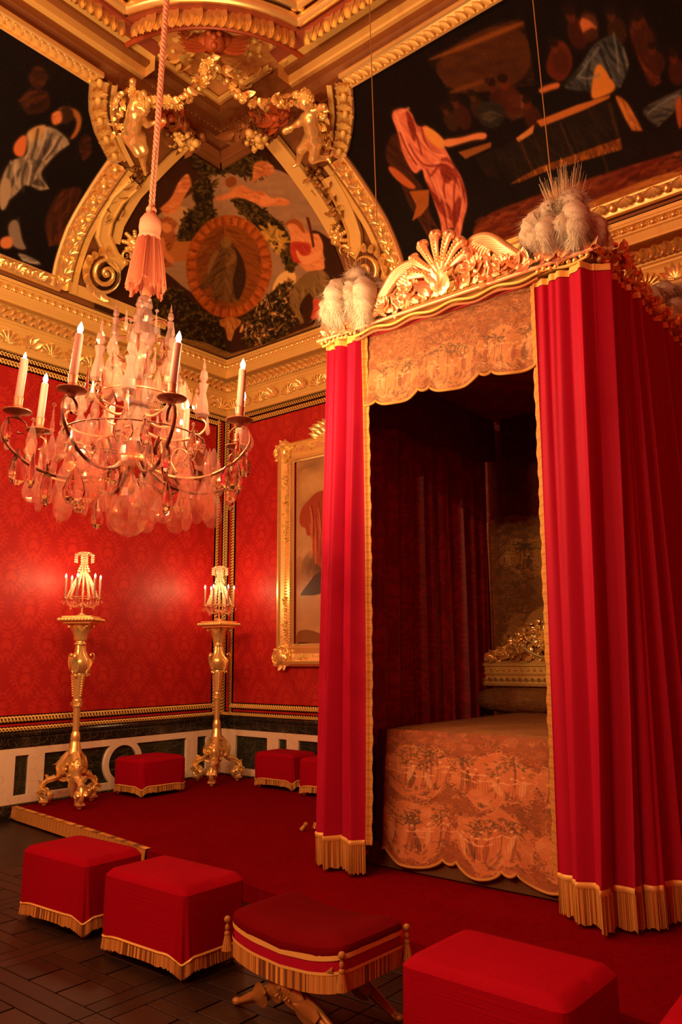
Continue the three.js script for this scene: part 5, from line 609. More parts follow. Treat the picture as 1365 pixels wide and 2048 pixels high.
    cr(tube([[X(0.35), 3.95, zc + 0.06], [X(0.38), 4.0, zc + 0.085], [X(0.37), 4.07, zc + 0.08], [X(0.33), 4.12, zc + 0.06]], (q) => 0.013 * (1.2 - 0.7 * q), 6), M.gold, 'scroll');
    for (let i = 0; i < 14; i++) { const q = i / 14, m = cr(T(leaf(0.1, 0.06, 0.6), 0, 0, 0), M.gold); m.position.set(X(0.14 + 0.5 * q), 3.945 + 0.012 * (i % 3), zc + 0.05 + 0.015 * (i % 2)); m.rotation.set(-0.2, 0, -s * (0.2 + 1.2 * ((i * 37) % 10) / 10)); }
    cr(clutter(rng(300 + s), 60, (i, r) => { const q = r(); return [X(0.3 + 0.55 * q), 3.945 + r() * 0.17 * (1 - q), zc + 0.045 + 0.02 * r()]; }, 0.07), M.gold, 'leaf_carving');
    cr(clutter(rng(310 + s), 34, (i, r) => [X(0.68 + 0.36 * r()), 3.94 + 0.035 * r(), zc + 0.035], 0.06), M.gold, 'leaf_carving');
  }
  const sh = cr(shell(0.3, 7, 2.5), M.gold, 'shell'); sh.position.set(-2.625, 4.085, zc + 0.06); sh.rotation.x = 0.12; sh.userData.label = 'gilded scallop shell';
  for (let k = 0; k < 7; k++) { const a = lerp(-1.2, 1.2, k / 6); for (let j = 0; j < 7; j++) obj('pearl', pearl(), M.gold, sh).position.set(Math.sin(a) * (0.09 + j * 0.024), Math.cos(a) * (0.09 + j * 0.024), 0.05 + 0.004 * j); }
  function pearl() { return (pearl.g ||= ball(0.0085, 0, 0, 0, 1)); }
  cr([-0.9, -0.45, 0, 0.45, 0.9].map((a) => T(leaf(0.17, 0.075, 0.5), -2.625, 3.945, zc + 0.085, 0, 0, a)), M.gold, 'palmette');
  cr([...[-1, 1].map((s) => T(leaf(0.12, 0.07, 0.7), -2.625 + s * 0.05, 3.95, zc + 0.12, 0, 0, -s * 0.9)), T(leaf(0.09, 0.05, 0.8), -2.625, 3.955, zc + 0.14)], M.gold, 'palmette');
  // carving along the right-hand side rail, seen from outside
  cr(clutter(rng(330), 520, (i, r) => { const z = lerp(ZF - 0.05, zB, Math.pow(r(), 0.8)), k = 0.07 + 0.19 * Math.exp(-(((z + 4.82) / 0.2) ** 2)); return [XR + 0.01 + 0.04 * r(), 3.91 + k * r(), z]; }, 0.06), M.gold, 'leaf_carving');
  cr([T(rosette(0.1, 10), XR + 0.03, 4.03, -4.72, 0, Math.PI / 2)], M.gold, 'rosette');
}
// ostrich plumes
const plumeVariants = [];
function featherGeo(seed, reach, drop) {
  const R = rng(seed), cv = new THREE.CatmullRomCurve3([V(0, 0, 0), V(0, 0.1, 0.012), V(0, 0.2, reach * 0.3), V(0, 0.25, reach * 0.75), V(0, 0.23 - drop * 0.4, reach * 1.12), V(0, 0.17 - drop * 0.8, reach * 1.18), V(0, 0.13 - drop, reach * 0.95)]), p = [], nn = [], rad = (t) => 0.018 + 0.062 * Math.pow(Math.sin(Math.PI * clamp(0.02 + 0.93 * Math.pow(t, 1.25), 0, 1)), 0.8);
  for (let i = 0; i < 3200; i++) {
    const t = 0.06 + 0.94 * R(), a = cv.getPoint(t), tg = cv.getTangent(t), sd = V(1, 0, 0), up = sd.clone().cross(tg), th = R() * TAU, o = sd.clone().multiplyScalar(Math.cos(th)).addScaledVector(up, Math.sin(th)), q = rad(t), L = (0.04 + 0.06 * R()) * (R() < 0.12 ? 1.5 : 1);
    const b = a.clone().addScaledVector(o, q * 0.7), e = b.clone().addScaledVector(o, L * 0.55).addScaledVector(tg, L * 0.4).add(V((R() - 0.5) * L * 0.8, -L * (0.2 + 0.5 * R()), (R() - 0.5) * L * 0.8)), w = tg.clone().cross(o).multiplyScalar(0.0024);
    p.push(...b.clone().add(w).toArray(), ...e.toArray(), ...b.clone().sub(w).toArray()); for (let k = 0; k < 3; k++) nn.push(o.x, o.y, o.z);
  }
  const g = new THREE.BufferGeometry(); g.setAttribute('position', new THREE.Float32BufferAttribute(p, 3)); g.setAttribute('normal', new THREE.Float32BufferAttribute(nn, 3));
  const core = tube(Array.from({ length: 14 }, (_, i) => cv.getPoint(0.04 + 0.96 * (i / 13))), rad, 12, 34);
  const q = core.attributes.position, r2 = rng(seed + 5); for (let i = 0; i < q.count; i++) { const k = i % 13 === 0 || i % 13 === 12 ? 0 : 0.02; q.setXYZ(i, q.getX(i) + (r2() - 0.5) * k, q.getY(i) + (r2() - 0.5) * k, q.getZ(i) + (r2() - 0.5) * k); }
  core.computeVertexNormals();
  return merge([g, core]);
}
for (let k = 0; k < 4; k++) plumeVariants.push(featherGeo(400 + k, [0.13, 0.15, 0.16, 0.06][k], [0.03, 0.06, 0.09, -0.02][k]));
function plume(label, pos, list, sprayN, seed) {
  const c = thing('feather_plume', label, 'plume', pos, 0, null), R = rng(seed);
  obj('cup', lathe([[0, 0], [0.05, 0], [0.035, 0.02], [0.025, 0.05], [0.05, 0.08], [0.065, 0.12], [0.055, 0.13], [0, 0.12]], 14), std(0.5, 0.12, 0.06, { roughness: 0.6 }), c);
  for (const [k, a, tilt, s, y] of list) { const m = obj('feather', plumeVariants[k], M.feather, c); m.position.set(Math.sin(a) * 0.03, 0.05 + y, Math.cos(a) * 0.03); m.rotation.set(tilt, a, 0, 'YXZ'); m.scale.setScalar(s); }
  const l = []; for (let i = 0; i < sprayN; i++) { const a = R() * TAU, q = 0.02 + 0.15 * R(), h = 0.44 + 0.2 * R(); l.push(bar([Math.cos(a) * 0.01, 0.16, Math.sin(a) * 0.01], [Math.cos(a) * q, h, Math.sin(a) * q], 0.0022, 0.0008, 3)); }
  obj('spray', l, M.spray, c);
}
const LR = rng(441), jit = (k) => (LR() - 0.5) * k;
const lobes = (top, mid, low, s) => [...top.map(([a, y]) => [3, a, 0, 1.15 * s, y]), ...mid.map((a, i) => [i % 2, a + jit(0.5), 0.06 + jit(0.3), (1.1 + jit(0.3)) * s, 0.0]), ...low.map((a, i) => [i % 3 ? 2 : 0, a + jit(0.4), 0.2 + jit(0.35), (1.0 + jit(0.35)) * s, -0.03 + jit(0.03)]), ...low.map((a) => [3, a + 0.4 + jit(0.5), 0.55 + jit(0.4), 0.95 * s, 0.0])];
plume('dense white ostrich plume on the left front corner of the canopy', [-3.41, 3.93, -4.42], lobes([[0.3, 0.1], [2.4, 0.07], [-1.6, 0.07]], [0.5, 1.6, 2.9, -2.3, -1.3, -0.4], [0.1, 0.9, 1.8, 2.8, -2.6, -1.7, -0.8], 0.95), 26, 1);
plume('white ostrich plume with curled tips and tall spray, right front corner of the canopy', [-1.79, 3.955, -4.42], lobes([[-0.9, 0.07], [0.9, 0.09]], [0.95, 2.2, -2.4, -1.1], [-0.1, 0.75, 1.6, 2.8, -2.5, -1.6, -0.85], 0.84), 190, 2);
plume('white ostrich plume on the back right corner of the canopy', [-1.78, 3.95, -6.45], lobes([[0, 0.1], [2, 0.12]], [0.5, 1.6, 2.9, -2.3, -1.3, -0.4], [0.1, 0.9, 1.8, 2.8, -1.7, -0.8], 1.25), 10, 3);
tag(obj('suspension_wire', bar([-3.24, 3.93, -4.42], [-3.25, 7.02, -4.35], 0.004, 0.004, 5), M.wire), 'thin wire from the cove down to the left part of the canopy', 'wire');
tag(obj('suspension_wire', bar([-1.84, 3.93, -4.42], [-1.93, 7.6, -4.3], 0.004, 0.004, 5), M.wire), 'thin wire from above down to the right front plume', 'wire');
// the bed itself
{
  const b = thing('bed', 'state bed under an embroidered tapestry cover, with carved gilded headboard', 'bed');
  const X0 = -3.5, X2 = -1.75, YT = 1.045, fabric = (t) => mapped(t, { roughness: 0.8, bumpMap: rep(weave, 8, 8), bumpScale: 0.001 });
  obj('base', span(X0 + 0.06, X2 - 0.06, DAIS, 0.9, -6.9, -4.78), M.goldDark, b);
  obj('bedspread', grid(30, 40, (u, v) => { const x = lerp(X0 - 0.09 + 0.07 * v, X2, u), e = Math.pow(Math.min(1, Math.min(v * 9, u * 12 + 0.1, (1 - u) * 12 + 0.1)), 0.5); return [x, YT - 0.05 + 0.05 * e + 0.012 * Math.sin(u * 9) * v, lerp(-4.735, -6.9, v)]; }, (u, v) => [u * 1.6, v * 2]), fabric(coverTop), b);
  const segs = [[-3.46, -2.98, 0.085], [-2.98, -2.88, 0.03], [-2.88, -2.54, 0.08], [-2.54, -2.44, 0.03], [-2.44, -2.05, 0.085], [-2.05, -1.75, 0.06]];
  const yb = (x) => { for (const [p, q, d] of segs) if (x >= p && x <= q) return 0.245 - d * Math.pow(Math.sin(Math.PI * clamp((x - p) / (q - p), 0.001, 0.999)), 0.6) + 0.03 * sm(-3.3, -3.46, x); return 0.245; };
  const zf = (x, v) => -4.735 + 0.075 * v + 0.012 * Math.sin(x * 9) * v + 0.008 * Math.sin(x * 23 + v * 2) * v + 0.02 * Math.min(1, v * 8) * 0.6;
  obj('front_drape', grid(140, 40, (u, v) => { const x = lerp(-3.47, X2, u); return [x, lerp(YT - 0.006, yb(x), v), zf(x, v)]; }, (u, v) => [u, 1 - v]), fabric(spreadTex), b);
  obj('drape_trim', tube(Array.from({ length: 200 }, (_, i) => { const x = lerp(-3.47, X2, i / 199); return [x, yb(x), zf(x, 1) + 0.004]; }), 0.01, 5, 400), M.fringe, b);
  obj('side_drape', grid(60, 12, (u, v) => { const z = lerp(-4.74, -6.9, u); return [-3.56 - 0.05 * v + 0.015 * Math.sin(u * 40) * v, lerp(YT - 0.02, 0.2, v), z]; }, (u, v) => [u, v]), mapped(redTex, { roughness: 0.85 }), b);
  obj('corner_drape', grid(8, 12, (u, v) => [lerp(-3.56 - 0.05 * v, -3.465, u), lerp(YT - 0.012, 0.2, v), lerp(-4.745, zf(-3.46, v) - 0.006, u)]), mapped(redTex, { roughness: 0.85 }), b);
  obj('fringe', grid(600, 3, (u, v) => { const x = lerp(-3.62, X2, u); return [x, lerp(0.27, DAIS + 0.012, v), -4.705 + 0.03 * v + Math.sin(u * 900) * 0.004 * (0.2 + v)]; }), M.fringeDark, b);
  const hb = obj('headboard', [span(-3.86, -1.6, 1.26, 1.5, -6.86, -6.76), runsHead()], M.goldMatte, b);
  function runsHead() { const p = [[0.0, 1.27], [0.05, 1.275], [0.06, 1.3], [0.02, 1.36], [0.03, 1.375], [0.04, 1.385], [0.03, 1.4], [0.03, 1.445], [0.05, 1.455], [0.05, 1.475], [0.03, 1.485], [0.0, 1.5]], l = []; for (let i = 0; i + 1 < p.length; i++) l.push(grid(1, 1, (u, v) => { const q = [lerp(p[i][0], p[i + 1][0], v), lerp(p[i][1], p[i + 1][1], v)]; return [lerp(-3.87, -1.6, u), q[1], -6.76 + q[0]]; })); return merge(l); }
  const out = new THREE.Shape([[-3.8, 1.49], [-3.72, 1.56], [-3.6, 1.62], [-3.52, 1.7], [-3.44, 1.76], [-3.38, 1.84], [-3.3, 1.93], [-3.18, 1.99], [-3.08, 2.07], [-2.95, 2.2], [-2.72, 2.3], [-2.49, 2.2], [-2.36, 2.07], [-2.26, 1.99], [-2.14, 1.93], [-2.06, 1.84], [-1.92, 1.7], [-1.7, 1.54], [-1.66, 1.49]].map((p) => new THREE.Vector2(...p)));
  obj('panel', new THREE.ExtrudeGeometry(out, { depth: 0.05, bevelEnabled: true, bevelSize: 0.015, bevelThickness: 0.015, bevelSegments: 2 }).translate(0, 0, -6.84), M.goldDark, hb);
  for (const s of [1, -1]) { const X = (x) => (s > 0 ? x : -5.44 - x);
    obj('scroll', [tube([[X(-3.47), 1.575, -6.74], [X(-3.51), 1.55, -6.74], [X(-3.5), 1.515, -6.735], [X(-3.44), 1.51, -6.73], [X(-3.41), 1.55, -6.73], [X(-3.44), 1.6, -6.735], [X(-3.5), 1.615, -6.74], [X(-3.4), 1.62, -6.74], [X(-3.28), 1.56, -6.735], [X(-3.16), 1.525, -6.735], [X(-3.04), 1.55, -6.735], [X(-2.97), 1.63, -6.735], [X(-2.98), 1.72, -6.735]], 0.028, 7, 80, 0.8)], M.gold, hb);
    obj('rosette', [T(rosette(0.09, 9), X(-3.2), 1.7, -6.755), T(rosette(0.07, 9), X(-3.06), 1.63, -6.75), T(rosette(0.08, 9), X(-3.05), 1.86, -6.76)], M.gold, hb);
    obj('leaf_carving', [clutter(rng(501 + s), 520, (i, r) => { const q = r(), top = 1.5 + 0.78 * Math.pow(q, 1.1); return [X(lerp(-3.78, -2.75, q)), lerp(1.52, top, Math.pow(r(), 0.75)), -6.765 + 0.02 * r()]; }, 0.06), spiral(0.1, 1.5, 0.02, 0.02, s).translate(X(-3.1), 1.78, -6.755), spiral(0.08, 1.5, 0.018, 0.02, -s).translate(X(-3.3), 1.74, -6.755)], M.gold, hb); }
  const bd = ball(0.015, 0, 0, 0, 1), lv = leaf(0.08, 0.055, 0.5); for (let k = 0; k < 36; k++) { obj('bead', bd, M.gold, hb).position.set(-3.83 + k * 0.062, 1.423, -6.722); const m = obj('leaf', lv, M.gold, hb); m.position.set(-3.84 + k * 0.062, 1.275, -6.715); m.rotation.x = -0.15; }
  const bol = thing('bolster', 'dark tapestry bolster lying before the headboard', 'pillow');
  obj('cushion', grid(24, 40, (u, v) => { const a = u * TAU, x = lerp(-3.8, -1.7, v), e = Math.pow(Math.max(0, 1 - Math.pow(Math.abs(v * 2 - 1), 10)), 0.4); return [x, 1.155 + Math.sin(a) * 0.11 * e, -6.6 + Math.cos(a) * 0.13 * e]; }, (u, v) => [v * 2, u]), mapped(tint(backTex), { roughness: 0.85 }), bol);
  function tint(t) { return t; }
  const hang = thing('back_hanging', 'tapestry on the wall behind the headboard, gold below and dark red above', 'tapestry');
  obj('gold_tapestry', grid(20, 20, (u, v) => [lerp(-3.87, -1.6, u), lerp(0.85, 2.86 + 0.05 * Math.abs(Math.sin(u * 12)), v), -6.99 + 0.01 * Math.sin(u * 14)], (u, v) => [u * 1.2, v]), mapped(backTex, { roughness: 0.85 }), hang);
  obj('red_tapestry', grid(20, 8, (u, v) => [lerp(-3.87, -1.6, u), lerp(2.8, 3.88, v), -7.01 + 0.01 * Math.sin(u * 14)], (u, v) => [u * 2, v]), mapped(redTex, { roughness: 0.85 }), hang);
}
// ---------------------------------------------------------------- framed picture beside the bed
{
  const p = thing('framed_picture', 'tall gilt-framed painting of a red cloak against clouds, half hidden by the curtain', 'picture', [-5.78, 0, WZ]);
  const x0 = -1.0, x1 = 1.0, y0 = 1.44, y1 = 4.2, bw = 0.31;
  const tex = canvasTex(512, 640, (g, w, h) => {
    const r = rng(601), X = (x) => ((x + 0.7) / 1.4) * w, Y = (y) => ((4.0 - y) / 2.36) * h;
    g.fillStyle = rgb([168, 128, 84]); g.fillRect(0, 0, w, h);
    for (let i = 0; i < 260; i++) { const y = r(); g.fillStyle = rgb(y < 0.3 ? [120, 84, 50] : [198, 156, 108], 0.12); g.beginPath(); g.ellipse(r() * w, y * h, 20 + r() * 50, 8 + r() * 20, -0.3, 0, 7); g.fill(); }
    const blob = (pts, c, a = 1) => { g.fillStyle = rgb(c, a); g.beginPath(); const q = pts.map(([x, y]) => [X(x), Y(y)]), n = q.length; g.moveTo((q[n - 1][0] + q[0][0]) / 2, (q[n - 1][1] + q[0][1]) / 2); q.forEach((c, i) => { const d = q[(i + 1) % n]; g.quadraticCurveTo(c[0], c[1], (c[0] + d[0]) / 2, (c[1] + d[1]) / 2); }); g.closePath(); g.fill(); };
    const puff = (x, y, rr, c) => { for (let i = 0; i < 40; i++) { g.fillStyle = rgb(c, 0.1); g.beginPath(); g.arc(X(x + (r() - 0.5) * rr * 2), Y(y + (r() - 0.5) * rr), rr * w * 0.3, 0, 7); g.fill(); } };
    puff(-0.45, 3.62, 0.22, [206, 160, 100]); puff(-0.5, 2.55, 0.22, [140, 92, 48]); puff(-0.35, 2.6, 0.2, [76, 44, 24]); puff(-0.45, 2.05, 0.2, [176, 126, 78]); puff(0.2, 3.0, 0.4, [150, 100, 60]);
    blob([[-0.66, 3.2], [-0.62, 3.34], [-0.5, 3.42], [-0.4, 3.5], [-0.2, 3.52], [0.1, 3.4], [0.3, 3.0], [0.1, 2.6], [-0.2, 2.55], [-0.38, 2.62], [-0.44, 2.8], [-0.46, 3.0], [-0.53, 2.98], [-0.55, 3.1], [-0.62, 3.1]], [150, 62, 34]);
    for (let i = 0; i < 60; i++) { g.strokeStyle = rgb(i % 2 ? [110, 34, 20] : [206, 120, 76], 0.55); g.lineWidth = 3 + r() * 5; const x = -0.5 + r() * 0.7, y = 3.4 - r() * 0.5; g.beginPath(); g.moveTo(X(x), Y(y)); g.quadraticCurveTo(X(x + 0.05), Y(y - 0.15), X(x + 0.02), Y(y - 0.3 - r() * 0.2)); g.stroke(); }
    blob([[-0.66, 2.28], [-0.5, 2.42], [-0.36, 2.56], [0.3, 2.6], [0.3, 2.3], [-0.3, 2.29], [-0.42, 2.27], [-0.55, 2.28]], [52, 26, 16]);
    blob([[-0.7, 1.64], [-0.7, 1.86], [-0.55, 1.88], [-0.42, 1.86], [-0.25, 1.8], [0.1, 1.78], [0.7, 1.86], [0.7, 1.64]], [124, 74, 34]); blob([[-0.7, 1.64], [-0.7, 1.74], [-0.45, 1.72], [-0.2, 1.64]], [52, 28, 16]);
    grain(g, w, h, r, 9000, 0.12);
  });
  obj('canvas', grid(1, 1, (u, v) => [lerp(x0 + bw - 0.02, x1 - bw + 0.02, u), lerp(y0 + bw - 0.12, y1 - bw + 0.12, v), 0.03]), mapped(tex, { roughness: 0.4 }), p);
  const prof = [[0, 0], [0, 0.05], [0.03, 0.09], [0.06, 0.095], [0.075, 0.07], [0.15, 0.05], [0.2, 0.055], [0.215, 0.08], [0.24, 0.08], [0.25, 0.05], [0.265, 0.03]];
  const side = (a, b, inn) => { const l = [], k = 0.265; for (let i = 0; i + 1 < prof.length; i++) l.push(grid(1, 1, (u, v) => { const [o, h] = [lerp(prof[i][0], prof[i + 1][0], u), lerp(prof[i][1], prof[i + 1][1], u)], q = v ? b : a; return [q[0] + inn[v ? 2 : 0] * o, q[1] + inn[v ? 3 : 1] * o, h + 0.01]; })); return merge(l); };
  const C = [[x0, y0], [x1, y0], [x1, y1], [x0, y1]], I = [[1, 1], [-1, 1], [-1, -1], [1, -1]];
  for (let k = 0; k < 4; k++) obj('rail', side(C[k], C[(k + 1) % 4], [...I[k], ...I[(k + 1) % 4]]), M.gold, p);
  for (let k = 0; k < 4; k++) { const g = [ball(0.075, 0, 0, 0.07, 2, [1, 1.15, 0.5]), spiral(0.12, 1.4, 0.03, 0.03, 1).translate(-0.05, -0.02, 0.06), spiral(0.12, 1.4, 0.03, 0.03, -1, 1, 3.14).translate(0.05, 0.02, 0.06)]; for (let j = 0; j < 10; j++) g.push(T(leaf(0.085, 0.06, 0.25), Math.cos(j * 0.63) * 0.075, Math.sin(j * 0.63) * 0.085, 0.05, 0, 0, j * 0.63 - 1.57)); const m = obj('corner_scroll', g, M.gold, p); m.position.set(C[k][0] + I[k][0] * 0.1, C[k][1] + I[k][1] * 0.11, 0.02); if (k === 1 || k === 2) m.rotation.z = Math.PI; }
  const cen = []; for (let j = 0; j < 22; j++) cen.push(T(leaf(0.16, 0.07, 0.6), (j % 11 - 5) * 0.05, 4.17 + (j > 10 ? 0.07 : 0), 0.08, 0, 0, -(j % 11 - 5) * 0.25)); cen.push(T(shell(0.16), 0, 4.2, 0.07), spiral(0.09, 1.4, 0.025, 0.02, -1, 1, 1.6).translate(-0.22, 4.25, 0.07), spiral(0.09, 1.4, 0.025, 0.02, 1, 1, 1.6).translate(0.22, 4.25, 0.07)); obj('crest', cen, M.gold, p);
  obj('leaf_carving', [clutter(rng(611), 90, (i, r) => [x0 + 0.11 + 0.06 * r(), lerp(y0 + 0.3, y1 - 0.3, r() < 0.7 ? 0.55 + 0.45 * r() : 0.25 * r()), 0.065], 0.05), clutter(rng(612), 50, (i, r) => [lerp(x0 + 0.3, x1 - 0.3, r()), y1 - 0.13 + 0.05 * r(), 0.065], 0.06), clutter(rng(613), 40, (i, r) => [lerp(x0 + 0.3, x1 - 0.3, r()), y0 + 0.1 + 0.05 * r(), 0.065], 0.06)], M.goldMatte, p);
  const bd = ball(0.014, 0, 0, 0, 0); for (let k = 0; k < 44; k++) obj('bead', bd, M.gold, p).position.set(x0 + 0.14, y0 + 0.34 + k * 0.035, 0.075);
  for (let k = 0; k < 64; k++) obj('bead', bd, M.gold, p).position.set(x0 + 0.235, y0 + 0.3 + k * 0.034, 0.085);
}
// ---------------------------------------------------------------- stools
const rr = (a, w, d, n = 7) => { const c = Math.cos(a), s = Math.sin(a); return [Math.sign(c) * Math.pow(Math.abs(c), 2 / n) * w / 2, Math.sign(s) * Math.pow(Math.abs(s), 2 / n) * d / 2]; };
function coveredStool(label, w, d, h, pos, turn, group) {
  const t = thing('covered_stool', label, 'stool', pos, turn, group), yb = 0.105, NU = 88, ang = (u) => { const a = u * TAU; return a + 0.19 * Math.sin(4 * a); };
  const skirt = (u, v) => { const a = ang(u), corner = Math.pow(Math.abs(Math.sin(2 * a)), 6), fl = 1 + 0.03 * v + 0.012 * Math.sin(a * 9 + w * 7) * v + 0.01 * Math.sin(a * 17) * v, q = rr(a, w * fl, d * fl, 13 - 6 * v); return [q[0] * (1 + 0.01 * corner * v), lerp(h - 0.028, yb + 0.008 * Math.sin(a * 5 + w) - 0.014 * corner, v), q[1]]; };
  const topG = grid(NU, 10, (u, v) => { const q = rr(ang(u), w, d, 13), k = v, r = 1 - Math.pow(k, 3) * 0.0; return [q[0] * k * r, h + 0.014 * (1 - k * k) - 0.028 * sm(0.9, 1, k) * sm(0.9, 1, k), q[1] * k * r]; }, (u, v) => { const q = rr(ang(u), w, d, 13); return [q[0] * v * 2, q[1] * v * 2]; });
  const sideG = grid(NU * 2, 14, skirt, (u, v) => [u * 4, v]);
  obj('cover', [topG, sideG], M.cover, t);
  obj('piping', grid(NU * 2, 4, (u, v) => { const q = skirt(u, 1), a = v * TAU, l = Math.hypot(q[0], q[2]); return [q[0] * (1 + 0.007 * Math.cos(a) / l), q[1] + 0.008 * Math.sin(a), q[2] * (1 + 0.007 * Math.cos(a) / l)]; }), M.braid, t);
  obj('fringe', grid(560, 2, (u, v) => { const q = skirt(u, 1), k = 1 + 0.02 * v + Math.sin(u * 560 * 2.1) * 0.006; return [q[0] * k, q[1] - 0.062 * v - (v === 1 ? 0.004 * Math.sin(u * 700) : 0), q[2] * k]; }, (u, v) => [u * 40, v]), M.fringe, t);
  obj('frame', span(-w / 2 + 0.06, w / 2 - 0.06, 0.09, h - 0.05, -d / 2 + 0.06, d / 2 - 0.06), M.goldDark, t);
  for (const sx of [-1, 1]) for (const sz of [-1, 1]) obj('foot', [ball(0.028, 0, 0.028, 0, 1, [1, 1, 1]), bar([0, 0.03, 0], [0, 0.12, 0], 0.02, 0.024, 8), box(0.05, 0.01, 0.05, 0, 0.055, 0)], M.gold, t).position.set(sx * (w / 2 - 0.05), 0, sz * (d / 2 - 0.05));
  return t;
}
coveredStool('red cloth-covered stool, leftmost of the front row on the floor', 0.68, 0.41, 0.415, [-4.48, 0, -2.94], 0.02, 'covered stools in the front row');
coveredStool('bright red cloth-covered stool on the floor, second from left in the front row', 0.69, 0.42, 0.425, [-3.57, 0, -2.91], 0.0, 'covered stools in the front row');
coveredStool('large red cloth-covered stool on the floor, right of the crossed-leg stool', 0.68, 0.46, 0.425, [-1.565, 0, -2.87], -0.02, 'covered stools in the front row');
coveredStool('red cloth-covered stool cut off by the bottom right corner of the photo', 0.66, 0.44, 0.42, [-0.66, 0, -2.95], 0.05, 'covered stools in the front row');
coveredStool('dark red covered stool on the dais against the left wall between the candlestands', 0.5, 0.6, 0.385, [-7.32, DAIS, -5.6], 0.0, 'covered stools on the dais');
coveredStool('red covered stool on the dais by the back wall, right of the far candlestand', 0.6, 0.42, 0.385, [-6.385, DAIS, -6.76], 0.0, 'covered stools on the dais');
coveredStool('red covered stool on the dais partly hidden by the left bed curtain', 0.6, 0.42, 0.385, [-5.61, DAIS, -6.66], 0.0, 'covered stools on the dais');
{ // folding stool with crossed legs
  const t = thing('crossed_leg_stool', 'low stool with crossed gilded legs, dark red velvet seat and two rows of gold fringe', 'stool', [-2.53, 0, -2.88], -0.03), W = 0.7, D = 0.44;
  const ang = (u) => { const a = u * TAU; return a + 0.19 * Math.sin(4 * a); }, sag = (q) => -0.05 * (1 - Math.pow(Math.abs(q[0]) / (W / 2), 2));
  const ring = (u, n = 9, k = 1) => rr(ang(u), W * k, D * k, n);
  obj('cushion', [grid(88, 10, (u, v) => { const q = ring(u, 8), k = v; return [q[0] * k, 0.43 + sag([q[0] * k]) + 0.022 * (1 - k * k) - 0.03 * sm(0.8, 1, k) * sm(0.8, 1, k), q[1] * k]; }), grid(88, 4, (u, v) => { const q = ring(u, 8, 1 + 0.02 * Math.sin(Math.PI * v)); return [q[0], 0.4 + sag(q) - 0.045 * v, q[1]]; })], M.velvet, t);
  const bandAt = (y, h, mat, name, n = 560, k = 1.012, rip = 0.004) => obj(name, grid(n, 3, (u, v) => { const q = ring(u, 8, k + rip * 0.5 * Math.sin(u * n * 2.9)); return [q[0], y + sag(q) - h * v, q[1]]; }, (u, v) => [u * 40, v]), mat, t);
  bandAt(0.375, 0.024, M.braid, 'braid', 260, 1.016, 0.0006); bandAt(0.352, 0.06, M.silk, 'apron', 160, 1.0, 0.0); bandAt(0.31, 0.012, M.braid, 'braid', 260, 1.02, 0.001); bandAt(0.3, 0.072, M.fringe, 'fringe');
  for (const sx of [-1, 1]) for (const sz of [-1, 1]) { const m = obj('tassel', [ball(0.016, 0, 0, 0, 1), bar([0, 0, 0], [0, -0.03, 0], 0.006), ball(0.011, 0, -0.035, 0, 1, [1, 1.4, 1]), ball(0.014, 0, -0.06, 0, 1), bar([0, -0.065, 0], [0, -0.13, 0], 0.012, 0.026, 12)], M.fringe, t); m.position.set(sx * W * 0.497, 0.37, sz * D * 0.497); }
  for (const sz of [-1, 1]) for (const sx of [-1, 1]) {
    const z = sz * 0.17, A = [sx * 0.33, 0.012, z], B = [-sx * 0.3, 0.3, z - sx * 0.022], l = [];
    const dir = vec(B).sub(vec(A)), n = V(0, 0, 1).cross(dir).normalize();
    for (const k of [-1, 0, 1]) l.push(tube([0, 0.15, 0.5, 0.85, 1].map((q) => vec(A).addScaledVector(dir, q).addScaledVector(n, k * 0.019 * (0.3 + 0.7 * Math.min(1, q * 2.2))).add(V(0, 0, 0.012 * (1 - Math.abs(k))))), (q) => 0.008 + 0.011 * Math.min(1, q * 2.2), 6, 12));
    l.push(ball(0.02, A[0], 0.018, z, 1, [1.3, 0.8, 1]), ...[0.22, 0.36].map((q) => T(leaf(0.13, 0.09, 0.25), A[0] + dir.x * q, A[1] + dir.y * q, z + 0.022, 0, 0, Math.atan2(-dir.x, dir.y))), T(rosette(0.035, 7), A[0] + dir.x * 0.48, dir.y * 0.48 + 0.01, z + 0.03 * 1));
    obj('leg', l, M.goldDark, t);
  }
  obj('stretcher', bar([0, 0.155, -0.17], [0, 0.155, 0.17], 0.014, 0.014, 8), M.goldDark, t);
}
{ // cushion on the dais, mostly behind the bed curtain
  const t = thing('floor_cushion', 'red cushion with gold fringe and corner tassel, behind the foot of the left bed curtain', 'cushion', [-4.33, DAIS, -5.5], 0.05);
  obj('pad', ball(0.36, 0, 0.075, 0, 3, [1, 0.2, 0.72]), M.velvet, t);
  obj('fringe', grid(300, 2, (u, v) => { const q = rr(u * TAU, 0.72, 0.52, 5), k = 1 + 0.03 * v; return [q[0] * k, 0.075 - 0.05 * v, q[1] * k]; }), M.fringe, t);
  for (const sx of [-1, 1]) for (const sz of [-1, 1]) obj('tassel', [ball(0.02, 0, 0, 0, 1), bar([0, -0.0, 0], [sx * 0.03, -0.045, sz * 0.02], 0.012, 0.022, 10)], M.fringe, t).position.set(sx * 0.37, 0.055, sz * 0.27);
}
